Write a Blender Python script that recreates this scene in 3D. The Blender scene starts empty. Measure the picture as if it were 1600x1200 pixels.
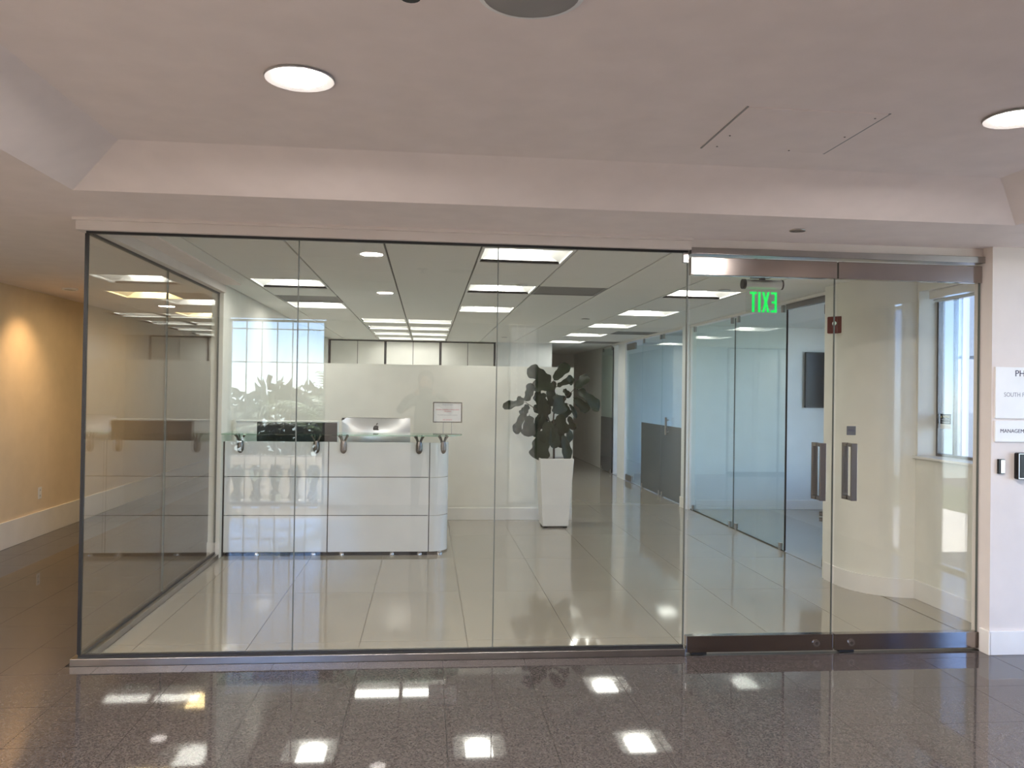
import bpy, bmesh, math, random
from mathutils import Vector, Matrix
random.seed(7)
R = math.radians
sc = bpy.context.scene
C = sc.collection

# ------------------------------------------------------------------ camera
cam = bpy.data.cameras.new('camera'); cam_o = bpy.data.objects.new('camera', cam); C.objects.link(cam_o)
cam.sensor_fit = 'HORIZONTAL'; cam.sensor_width = 36.0; cam.lens = 1300.0 / 1600.0 * 36.0
cam.clip_start = 0.02; cam.clip_end = 500
yaw, pitch, roll = 0.101079, 0.009568, 0.014932
fw = Vector((math.sin(yaw) * math.cos(pitch), math.cos(yaw) * math.cos(pitch), math.sin(pitch)))
r0 = Vector((math.cos(yaw), -math.sin(yaw), 0)); u0 = r0.cross(fw)
rt = r0 * math.cos(roll) + u0 * math.sin(roll); up = -r0 * math.sin(roll) + u0 * math.cos(roll)
M = Matrix.Identity(4)
for i in range(3):
    M[i][0] = rt[i]; M[i][1] = up[i]; M[i][2] = -fw[i]
M[0][3], M[1][3], M[2][3] = 0, 0, 1.5
cam_o.matrix_world = M
sc.camera = cam_o

# ------------------------------------------------------------------ world, sun, exposure
SKY = 0.68
SUN = 36.0
TROFFER = 6.2
DOWN = 330.0
WARM = 6.5
w = bpy.data.worlds.new('world'); sc.world = w; w.use_nodes = True
nt = w.node_tree; nt.nodes.clear()
sky = nt.nodes.new('ShaderNodeTexSky'); sky.sky_type = 'NISHITA'; sky.sun_disc = False
sky.sun_elevation = R(58); sky.sun_rotation = R(190); sky.air_density = 0.55; sky.dust_density = 0.15; sky.ozone_density = 4.0
bg = nt.nodes.new('ShaderNodeBackground'); bg.inputs[1].default_value = SKY
wo = nt.nodes.new('ShaderNodeOutputWorld')
nt.links.new(sky.outputs[0], bg.inputs[0]); nt.links.new(bg.outputs[0], wo.inputs[0])
sun = bpy.data.lights.new('sun', 'SUN'); sun.energy = SUN; sun.angle = R(0.6); sun.color = (1, 0.95, 0.87)
sun_o = bpy.data.objects.new('sun', sun); C.objects.link(sun_o)
sun_o.location = (-2, -8, 20)
sun_o.rotation_euler = Vector((0.20, 0.50, -0.85)).to_track_quat('-Z', 'Y').to_euler()
vs = sc.view_settings
sc.display_settings.display_device = 'sRGB'
vs.view_transform = 'Standard'; vs.look = 'None'; vs.gamma = 1.0; vs.use_curve_mapping = False
vs.exposure = 1.2
sc.cycles.max_bounces = 14; sc.cycles.diffuse_bounces = 6; sc.cycles.glossy_bounces = 6
sc.cycles.transparent_max_bounces = 24; sc.cycles.sample_clamp_indirect = 6
sc.cycles.use_denoising = True

def portal(name, loc, aim, sx, sy):
    l = bpy.data.lights.new(name, 'AREA'); l.shape = 'RECTANGLE'; l.size = sx; l.size_y = sy; l.energy = 0.001
    l.cycles.is_portal = True
    o = bpy.data.objects.new(name, l); C.objects.link(o); o.location = loc
    o.rotation_euler = Vector(aim).to_track_quat('-Z', 'Z').to_euler()
portal('portal_balcony', (-1.94, -1.80, 1.2), (0, 1, 0), 1.2, 2.4)
portal('portal_slit', (1.27, -1.80, 1.2), (0, 1, 0), 0.4, 2.4)
portal('portal_right', (4.72, 2.92, 1.2), (-1, 0, 0), 2.9, 2.4)
portal('portal_vestibule', (3.90, 5.32, 1.7), (-1, 0, 0), 1.0, 1.3)
portal('portal_office', (5.35, 8.1, 1.4), (-0.83, 0.56, 0), 1.9, 1.9)
portal('portal_far_office', (6.9, 12.9, 1.4), (-1, 0, 0), 3.4, 1.9)

# ------------------------------------------------------------------ materials
MATS = {}
def nodes_of(name):
    m = bpy.data.materials.new(name); m.use_nodes = True; t = m.node_tree
    return m, t, t.nodes['Principled BSDF']
def mat(name, col, rough=0.5, metal=0.0, spec=0.5, var=0.03, scale=6.0, bump=0.0, bscale=80.0, coat=0.0):
    m, t, b = nodes_of(name)
    tc = t.nodes.new('ShaderNodeTexCoord')
    no = t.nodes.new('ShaderNodeTexNoise'); no.inputs['Scale'].default_value = scale; no.inputs['Detail'].default_value = 3
    t.links.new(tc.outputs['Object'], no.inputs['Vector'])
    cr = t.nodes.new('ShaderNodeValToRGB')
    cr.color_ramp.elements[0].position = 0.3; cr.color_ramp.elements[1].position = 0.7
    cr.color_ramp.elements[0].color = (*[max(0, c * (1 - var)) for c in col], 1)
    cr.color_ramp.elements[1].color = (*[min(1, c * (1 + var)) for c in col], 1)
    t.links.new(no.outputs['Fac'], cr.inputs['Fac']); t.links.new(cr.outputs['Color'], b.inputs['Base Color'])
    b.inputs['Roughness'].default_value = rough; b.inputs['Metallic'].default_value = metal
    b.inputs['Specular IOR Level'].default_value = spec; b.inputs['Coat Weight'].default_value = coat
    if bump:
        n2 = t.nodes.new('ShaderNodeTexNoise'); n2.inputs['Scale'].default_value = bscale
        t.links.new(tc.outputs['Object'], n2.inputs['Vector'])
        bp = t.nodes.new('ShaderNodeBump'); bp.inputs['Strength'].default_value = bump; bp.inputs['Distance'].default_value = 0.002
        t.links.new(n2.outputs['Fac'], bp.inputs['Height']); t.links.new(bp.outputs['Normal'], b.inputs['Normal'])
    MATS[name] = m
    return m
def emit(name, col, strength):
    m = bpy.data.materials.new(name); m.use_nodes = True; t = m.node_tree; t.nodes.clear()
    e = t.nodes.new('ShaderNodeEmission'); e.inputs[0].default_value = (*col, 1); e.inputs[1].default_value = strength
    o = t.nodes.new('ShaderNodeOutputMaterial'); t.links.new(e.outputs[0], o.inputs[0])
    MATS[name] = m
    return m
def glass(name, tint, f0=0.04, gain=1.0):
    m = bpy.data.materials.new(name); m.use_nodes = True; t = m.node_tree; t.nodes.clear()
    N = t.nodes.new
    ge = N('ShaderNodeNewGeometry'); dt = N('ShaderNodeVectorMath'); dt.operation = 'DOT_PRODUCT'
    t.links.new(ge.outputs['Normal'], dt.inputs[0]); t.links.new(ge.outputs['Incoming'], dt.inputs[1])
    ab = N('ShaderNodeMath'); ab.operation = 'ABSOLUTE'; t.links.new(dt.outputs['Value'], ab.inputs[0])
    su = N('ShaderNodeMath'); su.operation = 'SUBTRACT'; su.inputs[0].default_value = 1.0; t.links.new(ab.outputs[0], su.inputs[1])
    po = N('ShaderNodeMath'); po.operation = 'POWER'; po.inputs[1].default_value = 5.0; t.links.new(su.outputs[0], po.inputs[0])
    ma = N('ShaderNodeMath'); ma.operation = 'MULTIPLY_ADD'; ma.inputs[1].default_value = (1 - f0) * 0.8; ma.inputs[2].default_value = f0 * gain
    t.links.new(po.outputs[0], ma.inputs[0])
    tr = N('ShaderNodeBsdfTransparent'); tr.inputs[0].default_value = (*tint, 1)
    gl = N('ShaderNodeBsdfGlossy'); gl.inputs['Roughness'].default_value = 0.0; gl.inputs[0].default_value = (1, 1, 1, 1)
    mx = N('ShaderNodeMixShader'); t.links.new(ma.outputs[0], mx.inputs[0])
    t.links.new(tr.outputs[0], mx.inputs[1]); t.links.new(gl.outputs[0], mx.inputs[2])
    o = N('ShaderNodeOutputMaterial'); t.links.new(mx.outputs[0], o.inputs[0])
    MATS[name] = m
    return m
mat('lobby_wall', (0.72, 0.66, 0.62), 0.75, bump=0.05, bscale=160)
mat('lobby_ceiling', (0.86, 0.77, 0.73), 0.85, bump=0.05, bscale=160)
mat('back_wall', (0.42, 0.37, 0.33), 0.75, bump=0.05, bscale=160)
mat('white_wall', (0.78, 0.77, 0.71), 0.7, bump=0.05, bscale=160)
mat('cool_wall', (0.76, 0.79, 0.80), 0.7, bump=0.05, bscale=160)
mat('tan_wall', (0.72, 0.60, 0.44), 0.75, bump=0.05, bscale=160)
mat('base_white', (0.80, 0.78, 0.75), 0.45)
mat('ceiling_tile', (0.80, 0.80, 0.77), 0.9, var=0.05, scale=90, bump=0.25, bscale=220)
mat('plenum', (0.16, 0.16, 0.15), 0.9)
mat('office_tile', (0.38, 0.345, 0.29), 0.06, spec=0.7, var=0.03, scale=2.0)
mat('office_grout', (0.33, 0.30, 0.26), 0.6)
mat('granite_joint', (0.05, 0.045, 0.042), 0.4)
mat('metal', (0.42, 0.40, 0.38), 0.28, 1.0, var=0.06)
mat('dark_metal', (0.22, 0.20, 0.19), 0.25, 1.0)
mat('chrome', (0.62, 0.62, 0.62), 0.12, 1.0)
mat('black', (0.012, 0.012, 0.013), 0.45)
mat('gloss_black', (0.01, 0.01, 0.011), 0.22, spec=0.25)
mat('rail', (0.36, 0.32, 0.30), 0.13, 1.0)
mat('handle_metal', (0.24, 0.21, 0.19), 0.3, 1.0)
mat('silicone', (0.10, 0.11, 0.10), 0.5)
mat('gloss_white', (0.74, 0.76, 0.77), 0.10, coat=0.3)
mat('matte_white', (0.82, 0.82, 0.80), 0.5)
mat('planter_white', (0.80, 0.78, 0.75), 0.35)
mat('aluminium', (0.72, 0.74, 0.76), 0.3, 0.85)
mat('dark_film', (0.10, 0.12, 0.13), 0.15)
mat('leaf', (0.014, 0.024, 0.009), 0.5, spec=0.3, var=0.35, scale=9)
mat('bark', (0.08, 0.055, 0.035), 0.85, var=0.3, scale=40)
mat('soil', (0.03, 0.022, 0.016), 0.95, var=0.4, scale=60, bump=0.8, bscale=40)
mat('red_plastic', (0.17, 0.015, 0.013), 0.35)
mat('charcoal', (0.07, 0.068, 0.066), 0.4)
mat('grey_plastic', (0.30, 0.29, 0.28), 0.5)
mat('vent', (0.30, 0.30, 0.29), 0.7)
mat('cabinet', (0.72, 0.71, 0.66), 0.35)
mat('stone', (0.60, 0.55, 0.46), 0.8, var=0.15, scale=20, bump=0.4, bscale=60)
mat('terrace', (0.40, 0.38, 0.35), 0.8, var=0.1)
mat('palm_leaf', (0.10, 0.16, 0.05), 0.5, var=0.3, scale=8)
mat('palm_stem', (0.25, 0.24, 0.10), 0.6, var=0.2, scale=20)
mat('tower_wall', (0.050, 0.054, 0.068), 0.4)
mat('tower_glass', (0.028, 0.032, 0.044), 0.2)
mat('city', (0.030, 0.034, 0.040), 0.9, var=0.25, scale=0.03)
mat('shirt', (0.035, 0.037, 0.045), 0.85)
mat('trousers', (0.025, 0.027, 0.035), 0.85)
mat('skin', (0.48, 0.29, 0.20), 0.55)
mat('hair', (0.03, 0.02, 0.015), 0.6)
mat('bead', (0.85, 0.83, 0.78), 0.25)
mat('ink', (0.04, 0.035, 0.07), 0.6)
mat('ink_red', (0.55, 0.05, 0.08), 0.6)
mat('ink_grey', (0.30, 0.30, 0.34), 0.6)
mat('ink_yellow', (0.75, 0.65, 0.25), 0.6)
mat('paper', (0.80, 0.80, 0.80), 0.6)
mat('roof', (0.30, 0.29, 0.28), 0.9)
glass('clear_glass', (0.965, 0.972, 0.955), gain=0.95)
glass('office_glass', (0.90, 0.955, 0.945))
glass('tinted_film', (0.22, 0.24, 0.25))
glass('window_glass', (0.72, 0.75, 0.80))
glass('balcony_glass', (0.93, 0.95, 0.98))
glass('sun_glass', (0.50, 0.53, 0.60))
glass('counter_glass', (0.72, 0.86, 0.80), gain=1.5)
glass('acrylic', (0.97, 0.98, 0.97))
emit('troffer_lens', (1.0, 0.985, 0.93), TROFFER)
emit('warm_lens', (1.0, 0.72, 0.36), WARM)
emit('down_lens', (1.0, 0.92, 0.87), DOWN)
emit('exit_green', (0.0, 1.0, 0.13), 0.5)
emit('led_red', (1.0, 0.08, 0.10), 1.5)
emit('led_blue', (0.10, 0.12, 1.0), 1.2)
# polished granite
m, t, b = nodes_of('granite'); MATS['granite'] = m
tc = t.nodes.new('ShaderNodeTexCoord'); vo = t.nodes.new('ShaderNodeTexVoronoi'); vo.inputs['Scale'].default_value = 170
no = t.nodes.new('ShaderNodeTexNoise'); no.inputs['Scale'].default_value = 260; no.inputs['Detail'].default_value = 4
ge = t.nodes.new('ShaderNodeNewGeometry')
t.links.new(ge.outputs['Position'], vo.inputs['Vector']); t.links.new(ge.outputs['Position'], no.inputs['Vector'])
mx = t.nodes.new('ShaderNodeMath'); mx.operation = 'MULTIPLY_ADD'; mx.inputs[1].default_value = 0.45
sep = t.nodes.new('ShaderNodeSeparateColor'); t.links.new(vo.outputs['Color'], sep.inputs[0])
t.links.new(sep.outputs[0], mx.inputs[0]); mb_ = t.nodes.new('ShaderNodeMath'); mb_.operation = 'MULTIPLY'; mb_.inputs[1].default_value = 0.55
t.links.new(no.outputs['Fac'], mb_.inputs[0]); t.links.new(mb_.outputs[0], mx.inputs[2])
cr = t.nodes.new('ShaderNodeValToRGB'); t.links.new(mx.outputs[0], cr.inputs[0])
cr.color_ramp.elements[0].position = 0.2; cr.color_ramp.elements[0].color = (0.034, 0.029, 0.028, 1)
cr.color_ramp.elements[1].position = 0.85; cr.color_ramp.elements[1].color = (0.125, 0.108, 0.102, 1)
t.links.new(cr.outputs[0], b.inputs['Base Color']); b.inputs['Roughness'].default_value = 0.035
b.inputs['Specular IOR Level'].default_value = 0.55

# ------------------------------------------------------------------ helpers
ORG = {}
def meta(o, label=None, cat=None, group=None, kind=None):
    if label: o['label'] = label
    if cat: o['category'] = cat
    if group: o['group'] = group
    if kind: o['kind'] = kind
    return o
def thing(name, loc, label, cat, group=None, kind=None):
    o = bpy.data.objects.new(name, None); C.objects.link(o); o.location = loc; o.empty_display_size = 0.1
    ORG[o.name] = Vector(loc)
    return meta(o, label, cat, group, kind)
class MB:
    def __init__(s): s.v = []; s.f = []
    def add(s, vs, fs):
        n = len(s.v); s.v += [tuple(v) for v in vs]; s.f += [tuple(i + n for i in f) for f in fs]; return s
    def box(s, x0, x1, y0, y1, z0, z1):
        return s.add([(x0,y0,z0),(x1,y0,z0),(x1,y1,z0),(x0,y1,z0),(x0,y0,z1),(x1,y0,z1),(x1,y1,z1),(x0,y1,z1)],
                     [(3,2,1,0),(4,5,6,7),(0,1,5,4),(1,2,6,5),(2,3,7,6),(3,0,4,7)])
    def prism(s, poly, z0, z1):                      # poly counter-clockwise in x, y
        n = len(poly)
        return s.add([(x,y,z0) for x,y in poly] + [(x,y,z1) for x,y in poly],
                     [tuple(range(n-1,-1,-1)), tuple(range(n,2*n))] + [(i,(i+1)%n,n+(i+1)%n,n+i) for i in range(n)])
    def prism_y(s, poly, y0, y1):                    # poly in x, z
        n = len(poly)
        return s.add([(x,y0,z) for x,z in poly] + [(x,y1,z) for x,z in poly],
                     [tuple(range(n)), tuple(range(2*n-1,n-1,-1))] + [((i+1)%n,i,n+i,n+(i+1)%n) for i in range(n)])
    def tube(s, pts, rads, n=10, cap=True):
        pts = [Vector(p) for p in pts]
        if not isinstance(rads, (list, tuple)): rads = [rads] * len(pts)
        vs, fs = [], []
        prev = None
        for i, p in enumerate(pts):
            d = (pts[min(i+1, len(pts)-1)] - pts[max(i-1, 0)]).normalized()
            a = prev if prev is not None else (Vector((0,0,1)) if abs(d.z) < 0.9 else Vector((1,0,0)))
            a = (a - d * a.dot(d)).normalized(); prev = a; c = d.cross(a)
            for k in range(n):
                th = 2*math.pi*k/n
                vs.append(p + (a*math.cos(th) + c*math.sin(th)) * rads[i])
        for i in range(len(pts)-1):
            for k in range(n):
                fs.append((i*n+k, i*n+(k+1)%n, (i+1)*n+(k+1)%n, (i+1)*n+k))
        if cap:
            fs.append(tuple(range(n-1,-1,-1))); fs.append(tuple((len(pts)-1)*n+k for k in range(n)))
        return s.add(vs, fs)
    def lathe(s, prof, c=(0,0), n=24, cap=True):         # prof: list of (r, z)
        vs = [(c[0]+r*math.cos(2*math.pi*k/n), c[1]+r*math.sin(2*math.pi*k/n), z) for r, z in prof for k in range(n)]
        fs = [(i*n+k, i*n+(k+1)%n, (i+1)*n+(k+1)%n, (i+1)*n+k) for i in range(len(prof)-1) for k in range(n)]
        if cap:
            fs.append(tuple(range(n-1,-1,-1))); fs.append(tuple((len(prof)-1)*n+k for k in range(n)))
        return s.add(vs, fs)
    def sphere(s, c, r, n=12, sq=(1,1,1)):
        m = n // 2
        vs = [(c[0]+r*sq[0]*math.sin(math.pi*i/m)*math.cos(2*math.pi*k/n), c[1]+r*sq[1]*math.sin(math.pi*i/m)*math.sin(2*math.pi*k/n), c[2]+r*sq[2]*math.cos(math.pi*i/m)) for i in range(1,m) for k in range(n)]
        vs += [(c[0],c[1],c[2]+r*sq[2]),(c[0],c[1],c[2]-r*sq[2])]
        fs = [((i+1)*n+k,(i+1)*n+(k+1)%n,i*n+(k+1)%n,i*n+k) for i in range(m-2) for k in range(n)]
        t_, b_ = len(vs)-2, len(vs)-1
        fs += [(k,(k+1)%n,t_) for k in range(n)] + [((m-2)*n+(k+1)%n,(m-2)*n+k,b_) for k in range(n)]
        return s.add(vs, fs)
    def build(s, name, material, parent=None, smooth=False, bevel=0.0, seg=2, **kw):
        if parent is not None:
            org = ORG[parent.name]
        else:
            xs, ys, zs = zip(*s.v)
            org = Vector(((min(xs)+max(xs))/2, (min(ys)+max(ys))/2, min(zs)))
        me = bpy.data.meshes.new(name)
        me.from_pydata([(x-org.x, y-org.y, z-org.z) for x,y,z in s.v], [], s.f); me.update()
        bm = bmesh.new(); bm.from_mesh(me); bmesh.ops.recalc_face_normals(bm, faces=bm.faces); bm.to_mesh(me); bm.free()
        me.materials.append(MATS[material])
        o = bpy.data.objects.new(name, me); C.objects.link(o); ORG[o.name] = org
        if parent is not None: o.parent = parent
        else: o.location = org
        if smooth:
            for p in me.polygons: p.use_smooth = True
            try: me.set_sharp_from_angle(angle=R(40))
            except Exception: pass
        if bevel:
            b = o.modifiers.new('bevel', 'BEVEL'); b.width = bevel; b.segments = seg; b.limit_method = 'ANGLE'; b.angle_limit = R(40)
        return meta(o, **kw)
def box(name, material, parent, *d, **kw): return MB().box(*d).build(name, material, parent, **kw)
def copy_tree(o, parent=None):
    c = o.copy(); C.objects.link(c); c.parent = parent
    for ch in [x for x in C.objects if x.parent is o]: copy_tree(ch, c)
    return c
def struct(name, material, *d, label, cat, **kw): return MB().box(*d).build(name, material, None, label=label, cat=cat, kind='structure', **kw)
def text(name, body, size, material, parent, loc, facing='-Y', depth=0.001, align='LEFT', xs=1.0):
    cu = bpy.data.curves.new(name, 'FONT'); cu.body = body; cu.size = size; cu.extrude = depth; cu.align_x = align; cu.align_y = 'CENTER'
    tmp = bpy.data.objects.new('tmp', cu); C.objects.link(tmp)
    dg = bpy.context.evaluated_depsgraph_get()
    me = bpy.data.meshes.new_from_object(tmp.evaluated_get(dg)); bpy.data.objects.remove(tmp)
    rot = {'-Y': Matrix.Rotation(R(90),4,'X'), '+Y': Matrix.Rotation(R(180),4,'Z') @ Matrix.Rotation(R(90),4,'X'), '-X': Matrix.Rotation(R(-90),4,'Z') @ Matrix.Rotation(R(90),4,'X')}[facing]
    org = ORG[parent.name]
    me.transform(Matrix.Translation(Vector(loc) - org) @ rot @ Matrix.Diagonal((xs,1,1,1)))
    me.materials.clear(); me.materials.append(MATS[material])
    o = bpy.data.objects.new(name, me); C.objects.link(o); o.parent = parent; ORG[o.name] = org
    return o

# ------------------------------------------------------------------ heights and lines of the plan
G = 4.70            # plane of the front glass and the doors
HS = 2.40           # lobby soffit
HU = 2.555          # raised lobby ceiling
HC = 2.41           # office ceiling

# ------------------------------------------------------------------ floors
lob = struct('floor', 'granite_joint', -3.95, 4.62, -1.75, G+0.02, -0.12, -0.006, label='dark polished granite floor of the lobby', cat='floor')
corr = struct('floor', 'granite_joint', -3.95, -1.90, G+0.02, 16.0, -0.12, -0.006, label='dark granite floor of the side passage left of the glass', cat='floor')
TS = 0.457
def tile_mesh(name, sx, sy, gap, h, material, org):
    mb = MB().box(0.5*gap, sx-0.5*gap, 0.5*gap, sy-0.5*gap, -h, 0)
    me = bpy.data.meshes.new(name); me.from_pydata(mb.v, [], mb.f); me.update(); me.materials.append(MATS[material]); return me
tm = {}
def tiles(parent, name, x0, x1, y0, y1, ox, oy, sx, sy, gap, h, material, z=0.0):
    org = ORG[parent.name]; n = 0
    i0 = math.floor((x0-ox)/sx); i1 = math.ceil((x1-ox)/sx); j0 = math.floor((y0-oy)/sy); j1 = math.ceil((y1-oy)/sy)
    for i in range(i0, i1):
        for j in range(j0, j1):
            a0, a1 = max(x0, ox+i*sx), min(x1, ox+(i+1)*sx); b0, b1 = max(y0, oy+j*sy), min(y1, oy+(j+1)*sy)
            if a1-a0 < 0.02 or b1-b0 < 0.02: continue
            key = (material, round(a1-a0,4), round(b1-b0,4))
            if key not in tm: tm[key] = tile_mesh(name, a1-a0, b1-b0, gap, h, material, org)
            o = bpy.data.objects.new(name, tm[key]); C.objects.link(o); o.parent = parent
            o.location = (a0-org.x, b0-org.y, z-org.z); n += 1
    return n
tiles(lob, 'floor_tile', -3.82, 4.50, 2.258, 4.543, 0.105, 2.258, TS, TS, 0.0025, 0.005, 'granite')
tiles(lob, 'floor_tile', -1.90, 4.50, 4.543, 4.66, 0.105, 2.258, TS, TS, 0.0025, 0.005, 'granite')
tiles(corr, 'floor_tile', -3.82, -1.90, 4.543, 9.6, 0.105, 2.258, TS, TS, 0.0025, 0.005, 'granite')
rest = MB()
for i in range(-9, 11):
    for j in range(-9, 0):
        a0, a1 = max(-3.82, 0.105+i*TS), min(4.5, 0.105+(i+1)*TS); b0, b1 = max(-1.6, 2.258+j*TS), 2.258+(j+1)*TS
        if a1-a0 > 0.02 and b1-b0 > 0.02: rest.box(a0+.00125, a1-.00125, b0+.00125, b1-.00125, -0.005, 0)
rest.build('floor_tile', 'granite', lob, kind='stuff')
rest = MB()
for i in range(-9, -4):
    for j in range(16, 31):
        a0, a1 = max(-3.82, 0.105+i*TS), min(-1.9, 0.105+(i+1)*TS); b0, b1 = max(9.6, 2.258+j*TS), 2.258+(j+1)*TS
        if a1-a0 > 0.02 and b1-b0 > 0.02: rest.box(a0+.00125, a1-.00125, b0+.00125, b1-.00125, -0.005, 0)
rest.build('floor_tile', 'granite', corr, kind='stuff')
off = struct('floor', 'office_grout', -1.90, 3.45, G+0.02, 19.6, -0.12, -0.008, label='cream polished tile floor of the reception room behind the glass', cat='floor')
tiles(off, 'floor_tile', -1.80, 3.45, G+0.06, 19.6, -0.375, 5.03, 0.635, 1.22, 0.003, 0.007, 'office_tile')
struct('floor', 'office_tile', 3.45, 3.62, 15.4, 19.6, -0.12, -0.001, label='floor strip along the right hallway wall', cat='floor')
flr = MB().prism([(3.45,4.76),(3.75,4.76),(3.75,6.0),(3.95,6.0),(6.95,10.5),(6.95,15.4),(3.45,15.4)], -0.12, 0.0)
flr.build('floor', 'office_tile', None, label='pale polished floor of the glass-fronted offices on the right', cat='floor', kind='structure')

# ------------------------------------------------------------------ walls
struct('wall_passage', 'tan_wall', -3.97, -3.82, -1.75, 16.0, -0.1, 2.6, label='tan wall along the passage at the far left, washed by warm light', cat='wall')
struct('wall_passage_end', 'tan_wall', -3.82, -1.89, 15.9, 16.0, 0, 2.6, label='wall closing the far end of the left passage', cat='wall')
bw = MB()
for x0, x1 in ((-3.82,-2.56),(1.47,4.65)): bw.box(x0, x1, -1.75, -1.6, -0.1, 2.9)
struct('wall_back_middle', 'lobby_wall', -1.32, 1.07, -1.75, -1.6, -0.1, 2.9, label='middle piece of the lobby wall behind the photographer, made white to set off the mirrored person', cat='wall')  # invented tones: white middle shows the mirrored silhouette, dark sides dim reflections
bw.build('wall_back', 'back_wall', None, label='outer pieces of the lobby wall behind the photographer, darkened to dim their mirror image', cat='wall', kind='structure')
rw = MB().box(4.5,4.65,-1.6,1.5,-0.1,2.9).box(4.5,4.65,1.86,2.3,-0.1,2.9).box(4.5,4.65,4.34,4.75,-0.1,2.9)
rw.build('wall_lobby_right', 'back_wall', None, label='right side wall of the lobby beside the daylight window', cat='wall', kind='structure')
struct('wall_right', 'lobby_wall', 3.305, 4.5, 4.59, 4.75, 0, HS, label='white wall right of the glass doors, carrying the suite signs', cat='wall')
struct('wall_reception_left', 'white_wall', -1.90, -1.80, 7.55, 16.0, 0, 2.6, label='white wall behind the left end of the reception desk', cat='wall')
struct('wall_partition', 'white_wall', -1.80, 1.72, 9.73, 9.85, 0, 1.80, label='chest-high white partition standing behind desk and plant', cat='wall')
struct('wall_far', 'cool_wall', 1.24, 2.29, 15.3, 16.0, 0, 2.6, label='pale wall between the tall cabinets and the dark hallway', cat='wall')
struct('wall_hall_left', 'white_wall', 2.17, 2.29, 16.0, 19.6, 0, 2.6, label='left wall of the dark far hallway', cat='wall')
struct('wall_hall_end', 'white_wall', 2.17, 3.9, 19.6, 19.75, 0, 2.6, label='end wall of the dark far hallway', cat='wall')
struct('wall_hall_right', 'white_wall', 3.47, 3.62, 15.3, 19.6, -0.05, 2.6, label='right wall of the dark far hallway', cat='wall')
struct('wall_cabinet_back', 'white_wall', -1.80, 1.24, 15.9, 16.0, 0, 2.6, label='wall behind the tall white cabinets', cat='wall')
struct('wall_office_division', 'cool_wall', 3.39, 6.9, 10.62, 10.86, 0, HC, label='white wall between two offices carrying the black television', cat='wall')
struct('wall_office_far', 'cool_wall', 3.62, 6.9, 15.3, 15.45, 0, 2.6, label='far wall of the second glass-fronted office', cat='wall')
cv = [(3.28, 6.62)]
for k in range(13):
    a = R(180 + 90*k/12); cv.append((3.69 + 0.41*math.cos(a), 6.35 + 0.43*math.sin(a)))
cv += [(3.86, 5.92), (3.86, 6.05), (3.45, 6.62)]
MB().prism(cv, 0, HC).build('wall_curved', 'white_wall', None, smooth=True, label='rounded white wall end inside the entrance right of the doors', cat='wall', kind='structure')
vw = MB().box(3.66,3.86,4.75,5.92,0,1.05).box(3.66,3.86,4.75,5.92,2.30,HC+.2).box(3.66,3.86,4.75,4.86,1.05,2.30).box(3.66,3.86,5.90,5.92,1.05,2.30)
vw.build('wall_vestibule', 'white_wall', None, label='low sill wall under the window inside the entrance', cat='wall', kind='structure')
# diagonal outer wall of the first office: knee wall, header, end piers
dx, dy = 2.9/5.19, 4.3/5.19
def diag(s0, s1, z0, z1, mb, th=0.15):
    p = lambda s, o: (3.86 + dx*s + dy*o, 6.05 + dy*s - dx*o)
    mb.prism([p(s0,0), p(s0,th), p(s1,th), p(s1,0)], z0, z1)
dg_ = MB(); diag(0,5.3,0,0.45,dg_); diag(0,5.3,2.35,2.6,dg_); diag(0,1.7,0.45,2.35,dg_); diag(3.5,5.3,0.45,2.35,dg_)
dg_.build('wall_office_outer', 'cool_wall', None, label='slanting outer wall of the first office with a wide window', cat='wall', kind='structure')
ow = MB().box(6.85,7.0,10.5,15.45,0,0.45).box(6.85,7.0,10.5,15.45,2.35,2.6).box(6.85,7.0,10.5,11.2,0.45,2.35).box(6.85,7.0,14.6,15.45,0.45,2.35)
ow.build('wall_office_outer', 'cool_wall', None, label='outer wall of the second office with a wide window', cat='wall', kind='structure')

# baseboards
def base(name, label, *d): struct(name, 'base_white', *d, label=label, cat='baseboard', bevel=0.003)
base('baseboard_passage', 'tall baseboard along the tan passage wall', -3.82, -3.803, -1.6, 15.9, 0, 0.245)
base('baseboard_right', 'white baseboard under the suite signs', 3.297, 4.5, 4.573, 4.59, 0, 0.14)
base('baseboard_jamb', 'short white baseboard return beside the right door', 3.29, 3.305, 4.573, 4.66, 0, 0.14)
base('baseboard_partition', 'white baseboard along the chest-high partition', -1.77, 1.72, 9.715, 9.73, 0, 0.14)
base('baseboard_office', 'white baseboard under the black television', 3.52, 6.6, 10.605, 10.62, 0, 0.12)
base('baseboard_division', 'white baseboard on the end of the wall between the offices', 3.375, 3.39, 10.62, 10.86, 0, 0.14)
base('baseboard_hall', 'baseboard along the far hallway end', 2.29, 3.5, 19.585, 19.6, 0, 0.14)
base('baseboard_vestibule', 'white baseboard under the entrance window sill', 3.645, 3.66, 4.75, 5.92, 0, 0.14)
base('baseboard_reception', 'baseboard on the end of the white wall left of the desk', -1.905, -1.795, 7.535, 7.55, 0, 0.14)
MB().prism([(3.265,6.56)]+[(3.69+0.425*math.cos(R(180+90*k/12)), 6.35+0.445*math.sin(R(180+90*k/12))) for k in range(13)]+[(3.69,5.93),(3.69,6.2),(3.3,6.56)], 0, 0.14).build(
    'baseboard_curved', 'base_white', None, smooth=True, label='white baseboard bent around the rounded wall end', cat='baseboard', kind='structure')
struct('trim_1', 'base_white', 3.62, 3.87, 4.80, 5.90, 1.05, 1.068, label='white window sill board inside the entrance', cat='trim', bevel=0.003)

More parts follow.
